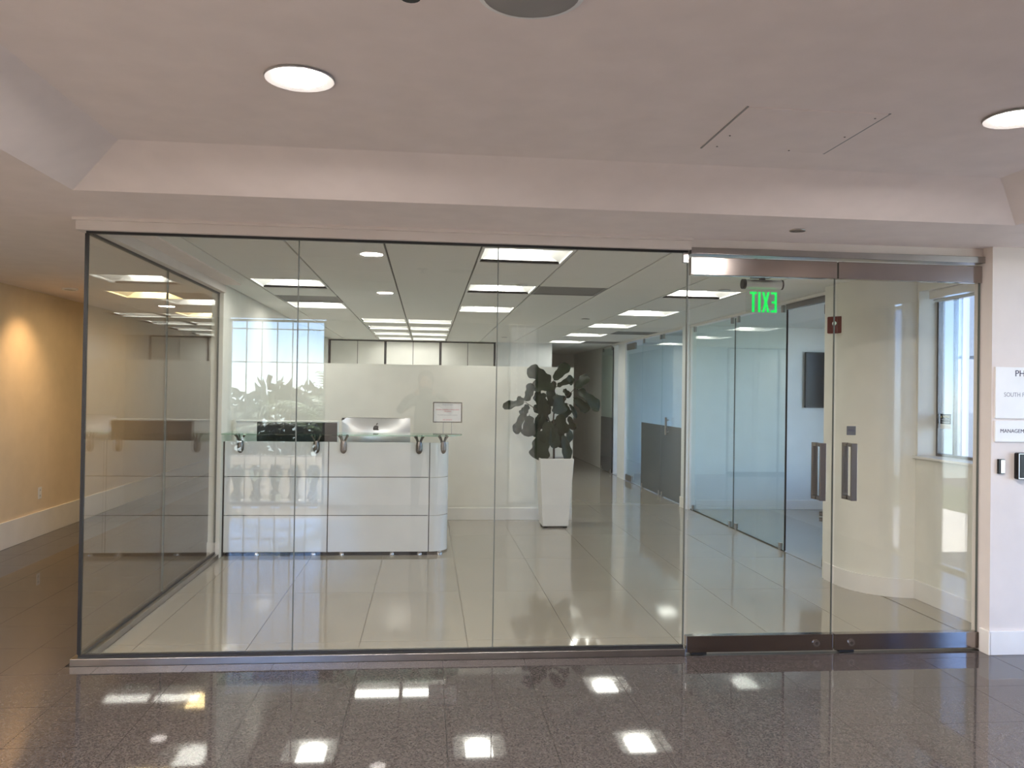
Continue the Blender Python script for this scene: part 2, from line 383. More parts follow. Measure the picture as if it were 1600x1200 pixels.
# ------------------------------------------------------------------ ceilings
lc = MB()
X0, X1, Y1 = -1.64, 3.01, 4.01; rr = 0.307; Yb = -0.9
lc.box(-3.82, X0, -1.6, 7.50, HS, 2.9); lc.box(X1, 4.5, -1.6, G+0.05, HS, 2.9)
lc.box(X0, X1, Y1, G+0.05, HS, 2.9); lc.box(X0, X1, -1.6, Yb, HS, 2.9)
o_ = [(X0,Yb,HS),(X1,Yb,HS),(X1,Y1,HS),(X0,Y1,HS)]; i_ = [(X0+rr,Yb+rr,HU),(X1-rr,Yb+rr,HU),(X1-rr,Y1-rr,HU),(X0+rr,Y1-rr,HU)]
lcm = lc.build('ceiling', 'lobby_ceiling', None, label='lowered plaster ceiling around the edge of the lobby', cat='ceiling', kind='structure')
co = MB(); co.v = o_ + i_ + [(x,y,2.85) for x,y,z in o_]
co.f = [(0,4,5,1),(1,5,6,2),(2,6,7,3),(3,7,4,0),(4,7,6,5),(0,1,9,8),(1,2,10,9),(2,3,11,10),(3,0,8,11),(8,9,10,11)]
coff = co.build('ceiling', 'lobby_ceiling', None, label='raised lobby ceiling tray with sloping sides', cat='ceiling', kind='structure')
pcl = MB()
for d_ in ((-3.82,-3.1,7.512,15.9),(-2.5,-1.89,7.512,15.9),(-3.1,-2.5,7.512,8.32),(-3.1,-2.5,8.92,10.5),(-3.1,-2.5,11.1,15.9)): pcl.box(*d_, HS+0.012, 2.9)
pcl.build('ceiling', 'lobby_ceiling', None, label='flat ceiling of the left passage beyond the joint line', cat='ceiling', kind='structure')
oc = struct('ceiling', 'plenum', -1.89, 3.45, G+0.05, 20.0, 2.60, 2.9, label='suspended tile ceiling of the reception room', cat='ceiling')
MB().prism([(3.45,4.76),(3.86,4.76),(3.86,6.0),(6.98,10.5),(6.98,15.4),(3.45,15.4)], HC, 2.9).build('ceiling', 'ceiling_tile', None, label='flat ceiling of the offices on the right', cat='ceiling', kind='structure')
struct('roof', 'roof', -4.0, 7.0, -1.8, 20.1, 2.9, 3.05, label='roof slab over the whole floor', cat='roof')
CX, CY, CS = -0.283, 5.24, 0.61
troffer_cells, vent_cells = {}, {}
LEFTC, MIDC, VC, RC = -2, 1, 2, 4          # column numbers, counted from x = -0.283
names_ord = ['nearest', 'second', 'third', 'fourth', 'fifth']
for k in range(3): troffer_cells[(MIDC, 3*k)] = 'square ceiling light, %s from the front glass, in the middle row above the desk end' % names_ord[k]
for k in range(2): troffer_cells[(LEFTC, 3+3*k)] = 'square ceiling light, %s from the front glass, in the left row beside the white wall' % names_ord[k]
for k in range(5): troffer_cells[(RC, 3+3*k)] = 'square ceiling light, %s from the doors, in the right row along the office glass' % names_ord[k]
for k in range(4):
    for c, side in ((-1,'left'),(0,'right')): troffer_cells[(c, 9+2*k)] = '%s half of the %s bar of lights in the far bank before the cabinets' % (side, ['nearest','second','third','farthest'][k])
vent_cells[(VC,3)] = 'dark square air grille in the ceiling between the middle and right light rows'
vent_cells[(LEFTC,5)] = 'dark square air grille between the two left ceiling lights'
vent_cells[(5,11)] = 'dark air grille beside the third light of the right row'
vent_cells[(5,15)] = 'dark air grille beside the farthest light of the right row'
ci = 0
for i in range(-3, 7):
    for j in range(-1, 24):
        if (i,j) in troffer_cells or (i,j) in vent_cells: continue
        a0, a1 = max(-1.795, CX+i*CS), min(3.45, CX+(i+1)*CS); b0, b1 = max(G+0.06, CY+j*CS), min(19.6, CY+(j+1)*CS)
        if a1-a0 < 0.02 or b1-b0 < 0.02: continue
        if j > 16 and a1 < 2.2: continue
        key = ('ct', round(a1-a0,4), round(b1-b0,4))
        if key not in tm:
            mbx = MB().box(0.007, a1-a0-0.007, 0.0015, b1-b0-0.0015, 0, 0.015)
            me = bpy.data.meshes.new('ceiling_tile'); me.from_pydata(mbx.v, [], mbx.f); me.update(); me.materials.append(MATS['ceiling_tile']); tm[key] = me
        o = bpy.data.objects.new('ceiling_tile', tm[key]); C.objects.link(o); o.parent = oc
        o.location = Vector((a0, b0, HC)) - ORG[oc.name]; ci += 1
gb = MB()
for i in range(-3, 8):
    x = CX + i*CS
    if -1.76 < x < 3.44: box('grid_bar', 'plenum', oc, x-0.012, x+0.012, G+0.06, 19.6 if x > 2.2 else 15.85, HC+0.012, HC+0.03)

# ------------------------------------------------------------------ ceiling fittings
def make_troffer(lens='troffer_lens'):
    t_ = thing('troffer_light', (0,0,0), 'square recessed ceiling light', 'ceiling light', 'square recessed ceiling lights')
    h = 0.300
    MB().box(-h,h,-h,-h+.018,0,.02).box(-h,h,h-.018,h,0,.02).box(-h,-h+.018,-h+.018,h-.018,0,.02).box(h-.018,h,-h+.018,h-.018,0,.02).build('frame', 'matte_white', t_)
    rf = MB(); n = 10
    for s in (-1, 1):                                    # two curved reflectors, rising towards the middle
        vs, fs = [], []
        for q in range(n+1):
            u = q/n; x = s*(0.282 - 0.20*u); z = 0.012 + 0.085*math.sin(u*math.pi/2)
            vs += [(x,-0.282,z),(x,0.282,z)]
        fs = [(2*q,2*q+1,2*q+3,2*q+2) for q in range(n)]
        rf.add(vs, fs)
    rf.build('reflector', 'matte_white', t_, smooth=True)
    MB().box(-.285,.285,.282,.286,0.0,.11).box(-.285,.285,-.286,-.282,0.0,.11).box(-.285,.285,-.286,.286,.105,.11).build('housing', 'matte_white', t_)
    ln = MB(); vs = []
    for q in range(n+1):
        u = -1 + 2*q/n; vs += [(0.15*u,-0.275,0.028+0.05*u*u),(0.15*u,0.275,0.028+0.05*u*u)]
    ln.add(vs, [(2*q,2*q+1,2*q+3,2*q+2) for q in range(n)])
    ln.build('lens', lens, t_, smooth=True)
    return t_
def put(proto, used, loc, label):
    o = proto if not used else copy_tree(proto)
    used.append(1); o.location = loc; o['label'] = label
    return o
tro = make_troffer(); used = []
for (i,j), lab in troffer_cells.items():
    o = put(tro, used, (CX+(i+.5)*CS, CY+(j+.5)*CS, HC), lab)
    if 'far bank' in lab: o.rotation_euler.z = R(90)
wtro = make_troffer('warm_lens'); wused = []
wtro['group'] = 'warm square lights in the left passage'
for k, y in enumerate((8.62, 10.80)):
    put(wtro, wused, (-2.80, y, HS+0.010), ['nearer warm yellow square light in the passage ceiling', 'farther warm yellow square light in the passage ceiling'][k])
def make_vent():
    t_ = thing('air_vent', (0,0,0), 'dark square air grille', 'air vent', 'square air grilles in the tile ceiling')
    MB().box(-.3,.3,-.3,-.28,0,.015).box(-.3,.3,.28,.3,0,.015).box(-.3,-.28,-.28,.28,0,.015).box(.28,.3,-.28,.28,0,.015).build('frame', 'vent', t_)
    box('backing', 'black', t_, -.28, .28, -.28, .28, .03, .035)
    for k in range(18):
        y = -.265 + k*.031; box('slat', 'vent', t_, -.28, .28, y, y+.020, .006, .012)
    return t_
vt = make_vent(); vused = []
for (i,j), lab in vent_cells.items(): put(vt, vused, (CX+(i+.5)*CS, CY+(j+.5)*CS, HC), lab)
def make_down():
    t_ = thing('downlight', (0,0,0), 'round recessed downlight', 'downlight', 'round downlights in the raised lobby ceiling')
    MB().lathe([(0.085,-0.001),(0.115,-0.006),(0.118,0.0),(0.085,0.004)], n=40, cap=False).build('trim_ring', 'grey_plastic', t_, smooth=True)
    MB().lathe([(0.086,0.0),(0.0,0.001)], n=40, cap=False).build('lens', 'down_lens', t_, smooth=True)
    return t_
dl = make_down(); dused = []
for x, y, lab in ((-0.448,2.87,'round bright downlight in the raised lobby ceiling, left of centre'),
                  (2.177,2.894,'round bright downlight at the right edge of the raised lobby ceiling'),
                  (-0.47,0.30,'round downlight behind the camera, mirrored above the reception desk'),
                  (-2.90,2.60,'unseen round downlight added to the left lobby soffit to brighten the floor'),  # unseen lamp, added to lift the dark left side of the lobby
                  (-2.90,-0.20,'unseen round downlight added to the left lobby soffit behind the camera for more light'),  # second unseen lamp, added for the same left side
                  (0.84,1.10,'round downlight behind the camera, mirrored below the second middle ceiling light')):
    put(dl, dused, (x, y, (HS if x < -2 else HU)-0.003), lab)
sp = thing('ceiling_speaker', (0.255,2.165,HU), 'round grey speaker grille at the top edge of the lobby ceiling', 'speaker')
MB().lathe([(0.128,HU-0.012),(0.142,HU-0.010),(0.145,HU),(0.128,HU)], c=(0.255,2.165), n=40, cap=False).build('rim', 'matte_white', sp, smooth=True)
MB().lathe([(0.0,HU-0.016),(0.06,HU-0.0155),(0.13,HU-0.011)], c=(0.255,2.165), n=40, cap=False).build('grille', 'grey_plastic', sp, smooth=True)
sk = thing('sprinkler', (-0.06,2.165,HU), 'small black sprinkler head at the top edge of the lobby ceiling', 'sprinkler')
MB().lathe([(0.045,HU),(0.045,HU-0.006),(0.028,HU-0.012),(0.014,HU-0.014)], c=(-0.06,2.165), n=24).build('escutcheon', 'black', sk, smooth=True)
MB().lathe([(0.010,HU-0.012),(0.010,HU-0.035),(0.026,HU-0.036),(0.026,HU-0.039)], c=(-0.06,2.165), n=16).build('deflector', 'black', sk, smooth=True)
def cover(name, x, y, z, r, label):
    t_ = thing(name, (x,y,z), label, 'sprinkler')
    MB().lathe([(0.0,z-0.008),(r*.97,z-0.007),(r,z-0.003)], c=(x,y), n=28, cap=False).build('cover_plate', 'metal', t_, smooth=True)
    MB().lathe([(r*.8,z-0.003),(r*.8,z)], c=(x,y), n=28, cap=False).build('collar', 'matte_white', t_, smooth=True)
cover('sprinkler_cover', 1.98, 4.32, HS, 0.042, 'small round sprinkler cover in the soffit above the doors')
cover('sprinkler_cover', 2.54, 6.97, HC, 0.055, 'small round sprinkler cover in the tile ceiling below the exit sign')
cover('sprinkler_cover', 1.91, 10.03, HC, 0.05, 'round sprinkler cover in the tile ceiling beside the second right light')
cover('sprinkler_cover', 0.78, 7.0, HC, 0.05, 'round sprinkler cover beside the second light of the middle row')
cover('sprinkler_cover', 1.26, 13.8, HC, 0.05, 'round sprinkler cover near the far cabinets')
ap = thing('access_panel', (1.42,3.17,HU), 'square access panel in the raised lobby ceiling', 'access panel')
box('panel', 'lobby_ceiling', ap, 1.15, 1.69, 2.93, 3.44, HU-0.0035, HU+0.002, bevel=0.001)
for x in (1.143,1.69): box('joint', 'grey_plastic', ap, x, x+.007, 2.923, 3.447, HU-.003, HU+.001)
for x, y in ((1.20,3.40),(1.20,3.25),(1.52,3.41),(1.66,3.20),(1.66,2.97)):
    MB().lathe([(0.0,HU-0.0065),(0.004,HU-0.0065),(0.004,HU-0.005)], c=(x,y), n=10, cap=False).build('screw', 'dark_metal', ap)

# ------------------------------------------------------------------ beam and frame over the glass
struct('trim_2', 'lobby_wall', -1.885, 1.50, 4.655, 4.765, 2.335, HS, label='white beam along the top of the front glass', cat='trim')
struct('trim_3', 'lobby_wall', -1.90, 1.505, 4.640, 4.655, 2.385, HS, label='narrow lip along the top of the white beam', cat='trim')
struct('trim_4', 'lobby_wall', -1.885, -1.78, 4.765, 7.55, 2.335, HS, label='white beam along the top of the side glass', cat='trim')
struct('trim_5', 'lobby_wall', 1.50, 3.305, 4.675, 4.755, 2.35, HS, label='white strip above the door head', cat='trim')
struct('trim_6', 'metal', 1.50, 3.32, 4.655, 4.745, 2.312, 2.35, label='slim metal door head above both glass doors', cat='trim', bevel=0.002)
struct('trim_7', 'metal', -1.875, 1.497, 4.66, 4.755, 0, 0.040, label='low metal plinth under the front glass', cat='trim', bevel=0.002)
struct('trim_8', 'metal', -1.875, -1.80, 4.755, 7.55, 0, 0.040, label='low metal plinth under the side glass', cat='trim', bevel=0.002)
struct('trim_9', 'base_white', 3.306, 3.33, 4.745, 4.755, 0, 2.312, label='narrow white jamb beside the right glass door', cat='trim')
# upper closing walls between soffit and slab
struct('wall_bulkhead', 'white_wall', -1.89, 3.66, 4.75, 4.76, HC+0.001, 2.62, label='closing strip above the front glass', cat='wall')

# ------------------------------------------------------------------ front and side glass
w1 = thing('window_1', (-0.18,G,0.04), 'wide front glass screen of three frameless panes left of the doors', 'glass screen', kind='structure')
for x0, x1 in ((-1.836,-0.722),(-0.718,0.386),(0.390,1.488)): box('pane', 'clear_glass', w1, x0, x1, G-0.006, G+0.006, 0.045, 2.325)
for x in (-0.720, 0.388): box('seam', 'silicone', w1, x-0.0025, x+0.0025, G-0.0065, G+0.0065, 0.045, 2.325)
box('gasket', 'black', w1, -1.845, 1.492, G-0.011, G+0.011, 0.038, 0.055)
box('gasket', 'black', w1, -1.845, 1.492, G-0.011, G+0.011, 2.322, 2.337)
box('gasket', 'black', w1, -1.850, -1.834, G-0.011, G+0.009, 0.055, 2.322)
box('edge_seal', 'silicone', w1, 1.488, 1.494, G-0.008, G+0.008, 0.055, 2.30)
box('patch_clip', 'chrome', w1, 1.462, 1.494, G-0.014, G+0.014, 2.265, 2.322, bevel=0.002)
w2 = thing('window_2', (-1.842,6.1,0.04), 'side glass screen running back from the left corner', 'glass screen', kind='structure')
for y0, y1 in ((G+0.012,6.100),(6.104,7.535)): box('pane', 'clear_glass', w2, -1.848, -1.836, y0, y1, 0.045, 2.325)
box('seam', 'silicone', w2, -1.849, -1.835, 6.0995, 6.1045, 0.045, 2.325)
box('gasket', 'black', w2, -1.853, -1.831, G+0.012, 7.545, 0.038, 0.055)
box('gasket', 'black', w2, -1.853, -1.831, G+0.012, 7.545, 2.322, 2.337)
box('edge_seal', 'silicone', w2, -1.850, -1.834, 7.535, 7.545, 0.055, 2.322)

# ------------------------------------------------------------------ entrance doors
def glass_door(name, x0, x1, hx, label, lock_x):
    d = thing(name, ((x0+x1)/2,G,0.012), label, 'glass door', kind='structure')
    box('pane', 'clear_glass', d, x0+0.004, x1-0.004, G-0.006, G+0.006, 0.10, 2.20)
    for z0, z1, nm in ((0.014,0.108,'bottom_rail'),(2.195,2.296,'top_rail')):
        box(nm, 'rail', d, x0, x1, G-0.024, G+0.024, z0, z1, bevel=0.002)
    for sgn in (-1, 1):
        y = G + sgn*0.052
        hb = MB(); hb.box(hx-0.018, hx+0.018, y-0.007, y+0.007, 0.892, 1.228)
        for z in (0.903, 1.217): hb.box(hx-0.016, hx+0.016, min(G+sgn*.006,y), max(G+sgn*.006,y), z-0.010, z+0.010)
        hb.build('handle', 'handle_metal', d, bevel=0.002)
    lk = MB().tube([(lock_x,G-0.024,0.058),(lock_x,G-0.031,0.058)], 0.021, 20).build('lock', 'chrome', d, smooth=True)
    MB().tube([(lock_x,G-0.031,0.058),(lock_x,G-0.033,0.058)], 0.010, 14).build('lock_core', 'dark_metal', lk, smooth=True)
    box('pivot', 'black', d, x0+0.03, x0+0.12, G-0.02, G+0.02, 0.0, 0.014)
    box('edge_strip', 'silicone', d, x1-0.004, x1-0.001, G-0.008, G+0.008, 0.108, 2.195)
    return d
d1 = glass_door('door_1', 1.507, 2.388, 2.300, 'left frameless glass entrance door with metal rails and bar handle', 2.285)
d2 = glass_door('door_2', 2.400, 3.300, 2.490, 'right frameless glass entrance door with metal rails and bar handle', 2.50)
pl = thing('pull_plate', (2.495,G-0.008,1.28), 'small dark square plate above the right door handle', 'plate')
box('plate', 'charcoal', pl, 2.467, 2.523, G-0.010, G-0.0065, 1.275, 1.328, bevel=0.001)
text('lettering', 'PULL', 0.018, 'ink', pl, (2.495,G-0.0105,1.302), '-Y', 0.0004, 'CENTER')

# ------------------------------------------------------------------ glass fronts of the offices (plane x = 3.45)
XO = 3.45
def clip(parent, y, z0, z1): box('clip', 'metal', parent, XO-0.014, XO+0.014, y-0.022, y+0.022, z0, z1, bevel=0.002)
w3 = thing('window_3', (XO,9.1,0), 'clear glass front of the first office in two tall panes', 'glass screen', kind='structure')
for y0, y1 in ((7.735,9.088),(9.094,10.60)):
    box('pane', 'office_glass', w3, XO-0.006, XO+0.006, y0, y1, 0.012, 2.37)
    for y in (y0+0.09, y1-0.09):
        clip(w3, y, 0.0, 0.07); clip(w3, y, 2.315, 2.385)
box('edge_strip', 'black', w3, XO-0.007, XO+0.007, 7.722, 7.735, 0.012, 2.37)
box('bottom_seal', 'silicone', w3, XO-0.007, XO+0.007, 7.735, 10.60, 0.001, 0.012)
box('seam', 'silicone', w3, XO-0.0065, XO+0.0065, 9.089, 9.093, 0.012, 2.37)
struct('trim_10', 'base_white', XO-0.03, XO+0.03, 6.62, 15.3, 2.385, HC, label='white head rail above the office glass fronts', cat='trim')
struct('trim_11', 'base_white', XO-0.03, XO+0.05, 10.60, 10.62, 0, 2.385, label='white jamb at the end of the first office glass', cat='trim')
d3 = thing('door_3', (XO,7.0,0), 'frameless glass office door standing open beside the rounded wall', 'glass door', kind='structure')
ox_, oy_ = 0.448, 0.894                                    # the leaf stands open, turned into the office
def leaf_box(nm, m_, a0, a1, th, z0, z1):
    p = lambda a, o: (XO + 0.02 + ox_*a + oy_*o, 6.98 + oy_*a - ox_*o)
    return MB().prism([p(a0,th), p(a1,th), p(a1,-th), p(a0,-th)], z0, z1).build(nm, m_, d3)
leaf_box('pane', 'office_glass', 0.0, 0.72, 0.006, 0.012, 2.30)
leaf_box('patch_fitting', 'dark_metal', 0.0, 0.16, 0.016, 0.010, 0.075); leaf_box('patch_fitting', 'dark_metal', 0.0, 0.16, 0.016, 2.24, 2.31)
leaf_box('edge_strip', 'acrylic', -0.003, 0.0, 0.006, 0.012, 2.30)
for z in (0.415, 0.465): MB().tube([(XO+0.02+ox_*.06-oy_*.04, 6.98+oy_*.06+ox_*.04, z),(XO+0.02+ox_*.06+oy_*.04, 6.98+oy_*.06-ox_*.04, z)], 0.018, 14).build('knob', 'dark_metal', d3, smooth=True)
box('top_rail', 'dark_metal', d3, XO-0.02, XO+0.02, 6.66, 7.72, 2.33, 2.384, bevel=0.002)
w4 = thing('window_4', (XO,12.1,0), 'glass front of the second office with a dark lower film', 'glass screen', kind='structure')
for y0, y1 in ((10.88,12.02),(12.026,13.15)):
    box('pane', 'office_glass', w4, XO-0.006, XO+0.006, y0, y1, 0.012, 2.37)
    box('film', 'dark_film', w4, XO-0.0075, XO-0.0065, y0, y1, 0.012, 1.045)
    for y in (y0+0.07, y1-0.07):
        clip(w4, y, 0.0, 0.07); clip(w4, y, 2.315, 2.385)
MB().box(XO-0.062,XO-0.040,11.60,11.64,0.92,1.17).box(XO-0.040,XO-0.008,11.61,11.63,0.95,0.97).box(XO-0.040,XO-0.008,11.61,11.63,1.12,1.14).build('handle', 'metal', w4, bevel=0.002)
d4 = thing('door_4', (XO,13.6,0), 'narrow glass door beyond the dark film panes', 'glass door', kind='structure')
box('pane', 'office_glass', d4, XO-0.006, XO+0.006, 13.17, 14.2, 0.012, 2.30)
box('patch_fitting', 'metal', d4, XO-0.016, XO+0.016, 13.75, 14.18, 0.012, 0.11, bevel=0.002)
box('patch_fitting', 'metal', d4, XO-0.016, XO+0.016, 13.60, 14.18, 2.25, 2.36, bevel=0.002)
struct('wall_post', 'cool_wall', 3.42, 3.60, 14.22, 14.75, 0, 2.385, label='pale narrow post beyond the narrow glass door', cat='wall')
w5 = thing('window_5', (XO,15.3,0), 'farthest narrow glass pane beside the hallway, dark below', 'glass screen', kind='structure')
box('pane', 'office_glass', w5, XO-0.006, XO+0.006, 15.30, 16.3, 0.012, 2.36)
box('film', 'dark_film', w5, XO-0.0075, XO-0.0065, 15.30, 16.3, 0.012, 1.045)
box('edge_strip', 'black', w5, XO-0.008, XO+0.008, 15.287, 15.30, 0.012, 2.36)
clip(w5, 15.4, 0, .07); clip(w5, 16.2, 0, .07); clip(w5, 15.4, 2.315, 2.385); clip(w5, 16.2, 2.315, 2.385)

# ------------------------------------------------------------------ windows to the outside
def win(name, label, cx, cy, along, x0, x1, z0, z1, vbars, hbars, fm='dark_metal', ft=0.03, bar=0.012, gm='window_glass'):
    t_ = thing(name, (cx,cy,z0), label, 'window', kind='structure')
    ux, uy = along
    def bx(nm, m_, a0, a1, h0, h1, th):
        p = [(cx+ux*a0+uy*th, cy+uy*a0-ux*th),(cx+ux*a1+uy*th, cy+uy*a1-ux*th),(cx+ux*a1-uy*th, cy+uy*a1+ux*th),(cx+ux*a0-uy*th, cy+uy*a0+ux*th)]
        MB().prism(p, h0, h1).build(nm, m_, t_)
    bx('pane', gm, x0+ft, x1-ft, z0+ft, z1-ft, 0.004)
    bx('frame', fm, x0, x0+ft, z0, z1, 0.025); bx('frame', fm, x1-ft, x1, z0, z1, 0.025)
    bx('frame', fm, x0+ft, x1-ft, z0, z0+ft, 0.025); bx('frame', fm, x0+ft, x1-ft, z1-ft, z1, 0.025)
    for a in vbars: bx('muntin', fm, a-bar/2, a+bar/2, z0+ft, z1-ft, 0.012)
    for h in hbars: bx('muntin', fm, x0+ft, x1-ft, h-bar/2, h+bar/2, 0.011)
    return t_
win('window_6', 'tall balcony window behind the camera, mirrored over the desk', -1.94, -1.67, (1,0), -0.615, 0.615, 0.0, 2.395, [-0.40,-0.205,-0.01,0.185,0.38], [0.45,0.62,1.84,2.27], gm='balcony_glass')
win('window_7', 'narrow window slit behind the camera', 1.27, -1.67, (1,0), -0.2, 0.2, 0.0, 2.395, [], [])
win('window_8', 'tall daylight window in the right side wall of the lobby', 4.58, 3.32, (0,1), -1.02, 1.02, 0.0, 2.395, [0.0], [], gm='balcony_glass')
win('window_12', 'narrow side window further back in the right lobby wall', 4.58, 1.68, (0,1), -0.18, 0.18, 0.0, 2.395, [], [], gm='sun_glass')
win('window_9', 'window above the sill inside the entrance, looking outdoors', 3.83, 5.38, (0,1), -0.52, 0.52, 1.068, 2.29, [0.33], [], fm='dark_metal', ft=0.02, bar=0.022, gm='balcony_glass')
win('window_10', 'wide slanting window of the first office', 3.86+dx*2.6+dy*.07, 6.05+dy*2.6-dx*.07, (dx,dy), -0.9, 0.9, 0.45, 2.35, [0.0], [], fm='metal', gm='balcony_glass')
win('window_11', 'wide window of the second office', 6.92, 12.9, (0,1), -1.7, 1.7, 0.45, 2.35, [-0.6,0.6], [], fm='metal', gm='balcony_glass')
vl = thing('roller_shade', (3.74,5.36,2.22), 'rolled-up pale roller shade above the entrance window', 'roller shade')
MB().box(3.70,3.78,4.88,5.84,2.235,2.298).build('valance', 'base_white', vl, bevel=0.004)
MB().tube([(3.745,4.89,2.225),(3.745,5.83,2.225)], 0.014, 12).build('hem_bar', 'aluminium', vl, smooth=True)
st = thing('window_sticker', (3.818,5.72,1.26), 'small black and white notice sticker on the entrance window', 'sticker')
MB().box(3.8195,3.8205,5.745,5.870,1.31,1.385).build('black_field', 'gloss_black', st)
MB().box(3.8196,3.8205,5.745,5.870,1.275,1.31).build('white_field', 'paper', st)
text('lettering', 'NOTICE', 0.021, 'ink_yellow', st, (3.8192,5.798,1.365), '-X', 0.0002, 'CENTER')
MB().add([(3.8191,5.866,1.356),(3.8191,5.850,1.356),(3.8191,5.858,1.374)], [(0,1,2)]).build('warning_triangle', 'ink_yellow', st)
for z in (1.342, 1.324): MB().box(3.8191,3.8194,5.76,5.855,z-.003,z+.003).build('fine_print', 'ink_grey', st)

# ------------------------------------------------------------------ reception desk
YD = 7.63
dk = thing('reception_desk', (-0.8,8.0,0), 'curved glossy white reception desk with a raised glass counter', 'desk')
rows = ((0.035,0.360),(0.366,0.706),(0.712,1.025))
for x0, x1 in ((-1.786,-0.882),(-0.874,0.026)):
    for z0, z1 in rows: box('front_panel', 'gloss_white', dk, x0, x1, YD, YD+0.02, z0, z1, bevel=0.002)
cr_ = 0.17
arc = [(0.034+cr_*math.sin(R(a)), YD+cr_-cr_*math.cos(R(a))) for a in range(0,91,10)] + [(0.034+cr_, 8.35)]
inn = [(0.034+(cr_-.02)*math.sin(R(a)), YD+cr_-(cr_-.02)*math.cos(R(a))) for a in range(0,91,10)] + [(0.034+cr_-.02, 8.35)]
for z0, z1 in rows: MB().prism(arc + inn[::-1], z0, z1).build('corner_panel', 'gloss_white', dk, smooth=True)
MB().box(-1.765,0.02,YD+0.022,YD+0.05,0.0,1.02).build('carcass', 'black', dk)
box('divider_strip', 'black', dk, -0.8815, -0.8745, YD+0.004, YD+0.021, 0.035, 1.025)
box('divider_strip', 'black', dk, 0.0265, 0.0335, YD+0.004, YD+0.021, 0.035, 1.025)
box('end_strip', 'black', dk, -1.799, -1.787, YD-0.001, YD+0.03, 0.0, 1.02)
box('plinth', 'dark_metal', dk, -1.76, 0.14, YD+0.03, 8.2, 0.0, 0.034)
box('worktop', 'matte_white', dk, -1.765, 0.15, YD+0.052, 8.36, 0.715, 0.740, bevel=0.003)
box('side_panel', 'matte_white', dk, -1.765, -1.745, YD+0.055, 8.35, 0.035, 0.714)
for x in (-1.5,-1.0,-0.75,-0.30,-0.05,0.13): MB().lathe([(0.028,0.0),(0.028,0.02),(0.018,0.034)], c=(x,YD+0.035), n=16).build('foot', 'chrome', dk, smooth=True)
ct = [(-1.79,7.50),(0.02,7.50)] + [(0.02+0.31*math.sin(R(a)), 7.81-0.31*math.cos(R(a))) for a in range(10,91,10)] + [(0.33,7.90),(-1.79,7.90)]
MB().prism(ct, 1.088, 1.100).build('glass_counter', 'counter_glass', dk)
def bracket(x, y):
    b_ = MB()
    b_.sphere((x,y-0.012,0.965), 0.037, 14, (0.85,0.6,1.2))
    b_.tube([(x,y-0.010,0.955),(x,y-0.012,1.00),(x,y-0.012,1.035)], [0.030,0.031,0.024], 12)
    for s in (-1,1):
        b_.tube([(x+s*0.010,y-0.012,1.03),(x+s*0.026,y-0.02,1.062),(x+s*0.040,y-0.03,1.087)], [0.013,0.009,0.013], 8)
        b_.tube([(x+s*0.010,y-0.008,1.03),(x+s*0.018,y+0.03,1.062),(x+s*0.026,y+0.06,1.087)], [0.009,0.007,0.009], 8)
    b_.build('bracket', 'dark_metal', dk, smooth=True)
for x in (-1.65,-0.985,-0.745,-0.068): bracket(x, YD)
bracket(0.150, YD+0.06)

hu = thing('desk_hutch', (-1.3,7.92,0.74), 'low white box with a black front on the left half of the desk', 'storage box')
box('body', 'matte_white', hu, -1.742, -1.557, 7.86, 8.02, 0.742, 1.19, bevel=0.002)
box('front', 'black', hu, -1.556, -0.83, 7.862, 7.88, 0.742, 1.188)
box('back_body', 'matte_white', hu, -1.556, -0.83, 7.881, 8.02, 0.742, 1.188)
box('top', 'matte_white', hu, -1.745, -0.825, 7.855, 8.025, 1.191, 1.203, bevel=0.002)

im = thing('desktop_computer', (-0.485,8.09,0.741), 'silver all-in-one computer seen from behind on the desk', 'computer')
bk = MB(); n = 14                                              # gently domed back shell
for q in range(n+1):
    pass
vs, fs = [], []
nx, nz = 16, 12
for a in range(nx+1):
    for c_ in range(nz+1):
        u, v = -1+2*a/nx, -1+2*c_/nz
        dome = 0.045*(1-u*u)*(1-v*v)
        vs.append((-0.485+0.325*u, 8.085-dome, 1.035+0.195*v))
for a in range(nx):
    for c_ in range(nz):
        i = a*(nz+1)+c_; fs.append((i, i+nz+1, i+nz+2, i+1))
bk.add(vs, fs); bk.box(-0.81,-0.16,8.085,8.091,0.84,1.23)
shell = bk.build('back_shell', 'aluminium', im, smooth=True)
box('screen', 'gloss_black', im, -0.805, -0.165, 8.0915, 8.094, 0.90, 1.225)
box('top_slot', 'dark_metal', im, -0.76, -0.21, 8.079, 8.085, 1.2305, 1.2325)
MB().prism_y([(-0.585,0.741),(-0.385,0.741),(-0.415,0.90),(-0.555,0.90)], 8.03, 8.035).box(-0.585,-0.385,8.03,8.20,0.741,0.745).build('stand', 'aluminium', im, bevel=0.001)
ap_pts = []                                                    # apple-shaped emblem with a bite
def apple_outline():
    pts = []
    for k in range(48):
        th = 2*math.pi*k/48
        x, z = math.cos(th), math.sin(th)
        r = 1.0 - 0.10*math.exp(-((th-math.pi/2)/0.28)**2) - 0.08*math.exp(-((th-3*math.pi/2)/0.25)**2)
        px_, pz_ = 0.92*x*r, 1.0*z*r
        if px_ > 0 and math.hypot(px_-1.12, pz_-0.10) < 0.45:
            d_ = Vector((px_-1.12, pz_-0.10)).normalized()*0.45; d_.x = -abs(d_.x); px_, pz_ = 1.12+d_.x, 0.10+d_.y
        pts.append((px_, pz_))
    return pts
em = MB().prism_y([(-0.484+0.030*x, 1.130+0.032*z) for x,z in apple_outline()], 8.048, 8.0535)
em.prism_y([(-0.484+x, 1.128+z) for x,z in ((0.0,0.036),(0.007,0.038),(0.016,0.047),(0.017,0.057),(0.007,0.053),(0.001,0.045))], 8.0485, 8.0535)
em.build('emblem', 'gloss_black', shell, label='black bitten apple emblem')

